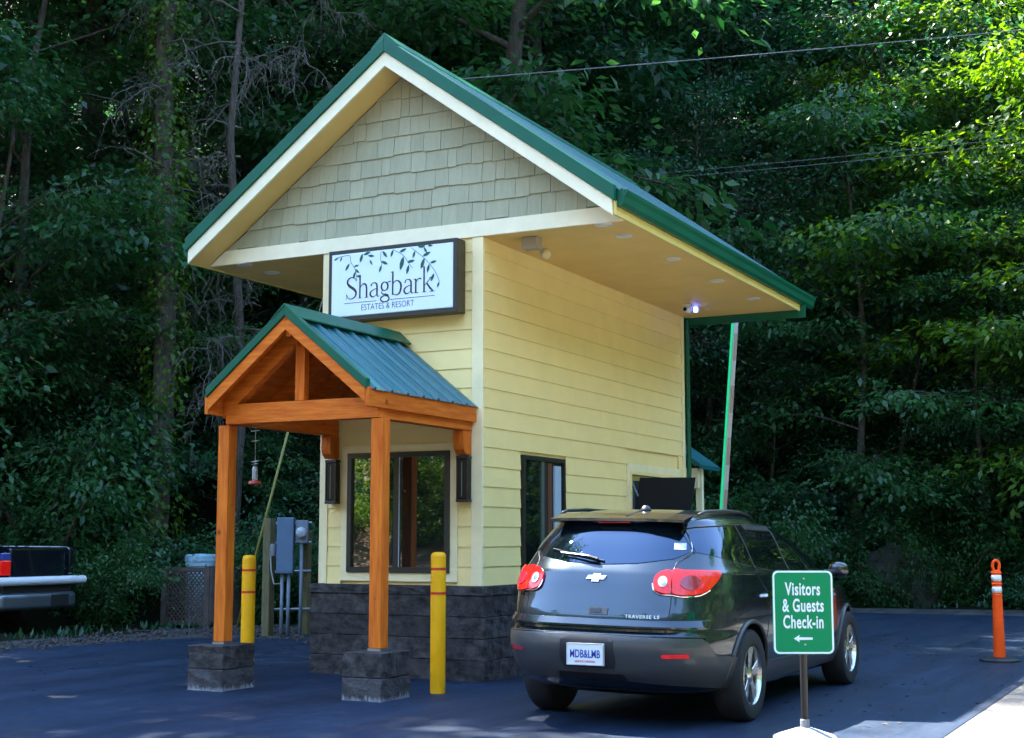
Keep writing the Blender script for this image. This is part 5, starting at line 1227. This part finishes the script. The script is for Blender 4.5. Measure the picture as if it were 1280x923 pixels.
# ---- boulder under the trees
bm = bmesh.new(); bmesh.ops.create_icosphere(bm, subdivisions=4, radius=1)
from mathutils import noise as mnoise
for v in bm.verts:
    k = 1+.28*mnoise.noise(v.co*1.3)+.10*mnoise.noise(v.co*3.7)+.04*mnoise.noise(v.co*9); v.co = Vector((v.co.x*.85*k, v.co.y*.75*k, v.co.z*.80*k))
    v.co += Vector((.35,19.3,.55))
o = bm_obj('boulder', bm, mat('mossy_rock', (.022,.028,.022), .95, var=(2.5,.4,(.055,.062,.05)), bump=(12,.8)), None); o.data.polygons.foreach_set('use_smooth', [True]*len(o.data.polygons))
tag(o, 'big grey boulder in the shade under the trees behind the car', 'boulder')
# ---- wood and bank across the road: seen in the glass and paint
GB, LB = 'trees across the road behind the viewer', 'leafy tree on the bank across the road behind the viewer'
for x, y, k, i, s in ((16.5,-3,'mid',1,1.0),(18,3,'mid',3,1.05),(17,9,'mid',1,1.1),(19.5,-9,'mid',3,1.0),(21,14,'mid',1,1.2),(22,0,'canopy',1,.6),(23,7,'canopy',1,.62),(17,-15,'mid',3,.9),
                      (-4,-30,'mid',1,1.0),(-12,-29,'mid',0,1.0),(2,-31,'mid',3,1.0),(8,-30,'mid',1,.9),(-20,-30,'mid',1,1.1),(14,-30,'mid',3,1.0),(20,-30,'mid',1,1.0),(-8,-37,'canopy',1,.6),(5,-38,'canopy',1,.6),(-24,-34,'canopy',1,.7),(24,-20,'canopy',1,.6)):
    plant(k, i, x, y, s, (x*7+y) % 6.28, label=LB, group=GB)
for k in range(13):
    x, y = -31+k*1.9, -31.2-(k%3)*.8
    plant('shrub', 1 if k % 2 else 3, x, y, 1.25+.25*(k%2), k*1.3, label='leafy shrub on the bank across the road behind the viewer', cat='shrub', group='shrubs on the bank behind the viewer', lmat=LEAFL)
# ---- grass and weeds at the foot of the wood
gp = []; vr2 = np.random.default_rng(9); n = 9000
for (ax, ay), (bx, by) in zip(EDGEV[:-1], EDGEV[1:]):
    L_ = math.hypot(bx-ax, by-ay); m_ = int(L_*70); t = vr2.uniform(0,1,m_); o_ = np.abs(vr2.normal(.1,.55,m_)); nx_, ny_ = -(by-ay)/L_, (bx-ax)/L_
    cl = np.sin(t*L_*2.3)+np.sin(t*L_*5.9)*.6 + vr2.normal(0,.5,m_); k_ = cl > -.3
    gp.append(np.stack([ax+(bx-ax)*t+nx_*o_, ay+(by-ay)*t+ny_*o_], 1)[k_])
gp = np.concatenate(gp); n = len(gp); P = np.concatenate([gp, hill(gp[:,0],gp[:,1])[:,None]], 1)
az = vr2.uniform(0,6.28,n); O = np.stack([np.cos(az),np.sin(az),np.zeros(n)],1); A = unit(O*vr2.uniform(.3,1.1,n)[:,None]+np.array([[0,0,1.0]])); N_ = unit(O*.9+np.array([[0,0,.4]])); N_ = unit(N_-A*(N_*A).sum(1)[:,None])
L_ = vr2.uniform(.05,.20,n); me = leaves_mesh('weeds', P, A, N_, L_, L_*.22+.01, LEAFD, vr2.uniform(0,1,n))
o = link('weeds', me); o['kind'] = 'stuff'; tag(o, 'grass and weeds at the foot of the wood', 'weeds')
# fallen leaves on the asphalt
n = 260; P = np.stack([vr2.uniform(2.2,4.9,n), vr2.uniform(-2,9,n), np.full(n,.014)],1); Q = np.stack([vr2.uniform(-7,-2.6,n), vr2.uniform(-3,5,n), np.full(n,.014)],1); P = np.concatenate([P,Q]); n = len(P)
az = vr2.uniform(0,6.28,n); A = np.stack([np.cos(az),np.sin(az),vr2.uniform(0,.25,n)],1); A = unit(A); N_ = unit(np.array([[0,0,1.0]])+vr2.normal(0,.15,(n,3))); N_ = unit(N_-A*(N_*A).sum(1)[:,None]); L_ = vr2.uniform(.03,.07,n)
me = leaves_mesh('fallen_leaves', P, A, N_, L_, L_*.5, mat('dry_leaf', (.05,.03,.02), .8), vr2.uniform(0,1,n))
o = link('fallen_leaves', me); o['kind'] = 'stuff'; tag(o, 'dry fallen leaves strewn over the dark asphalt', 'leaves')
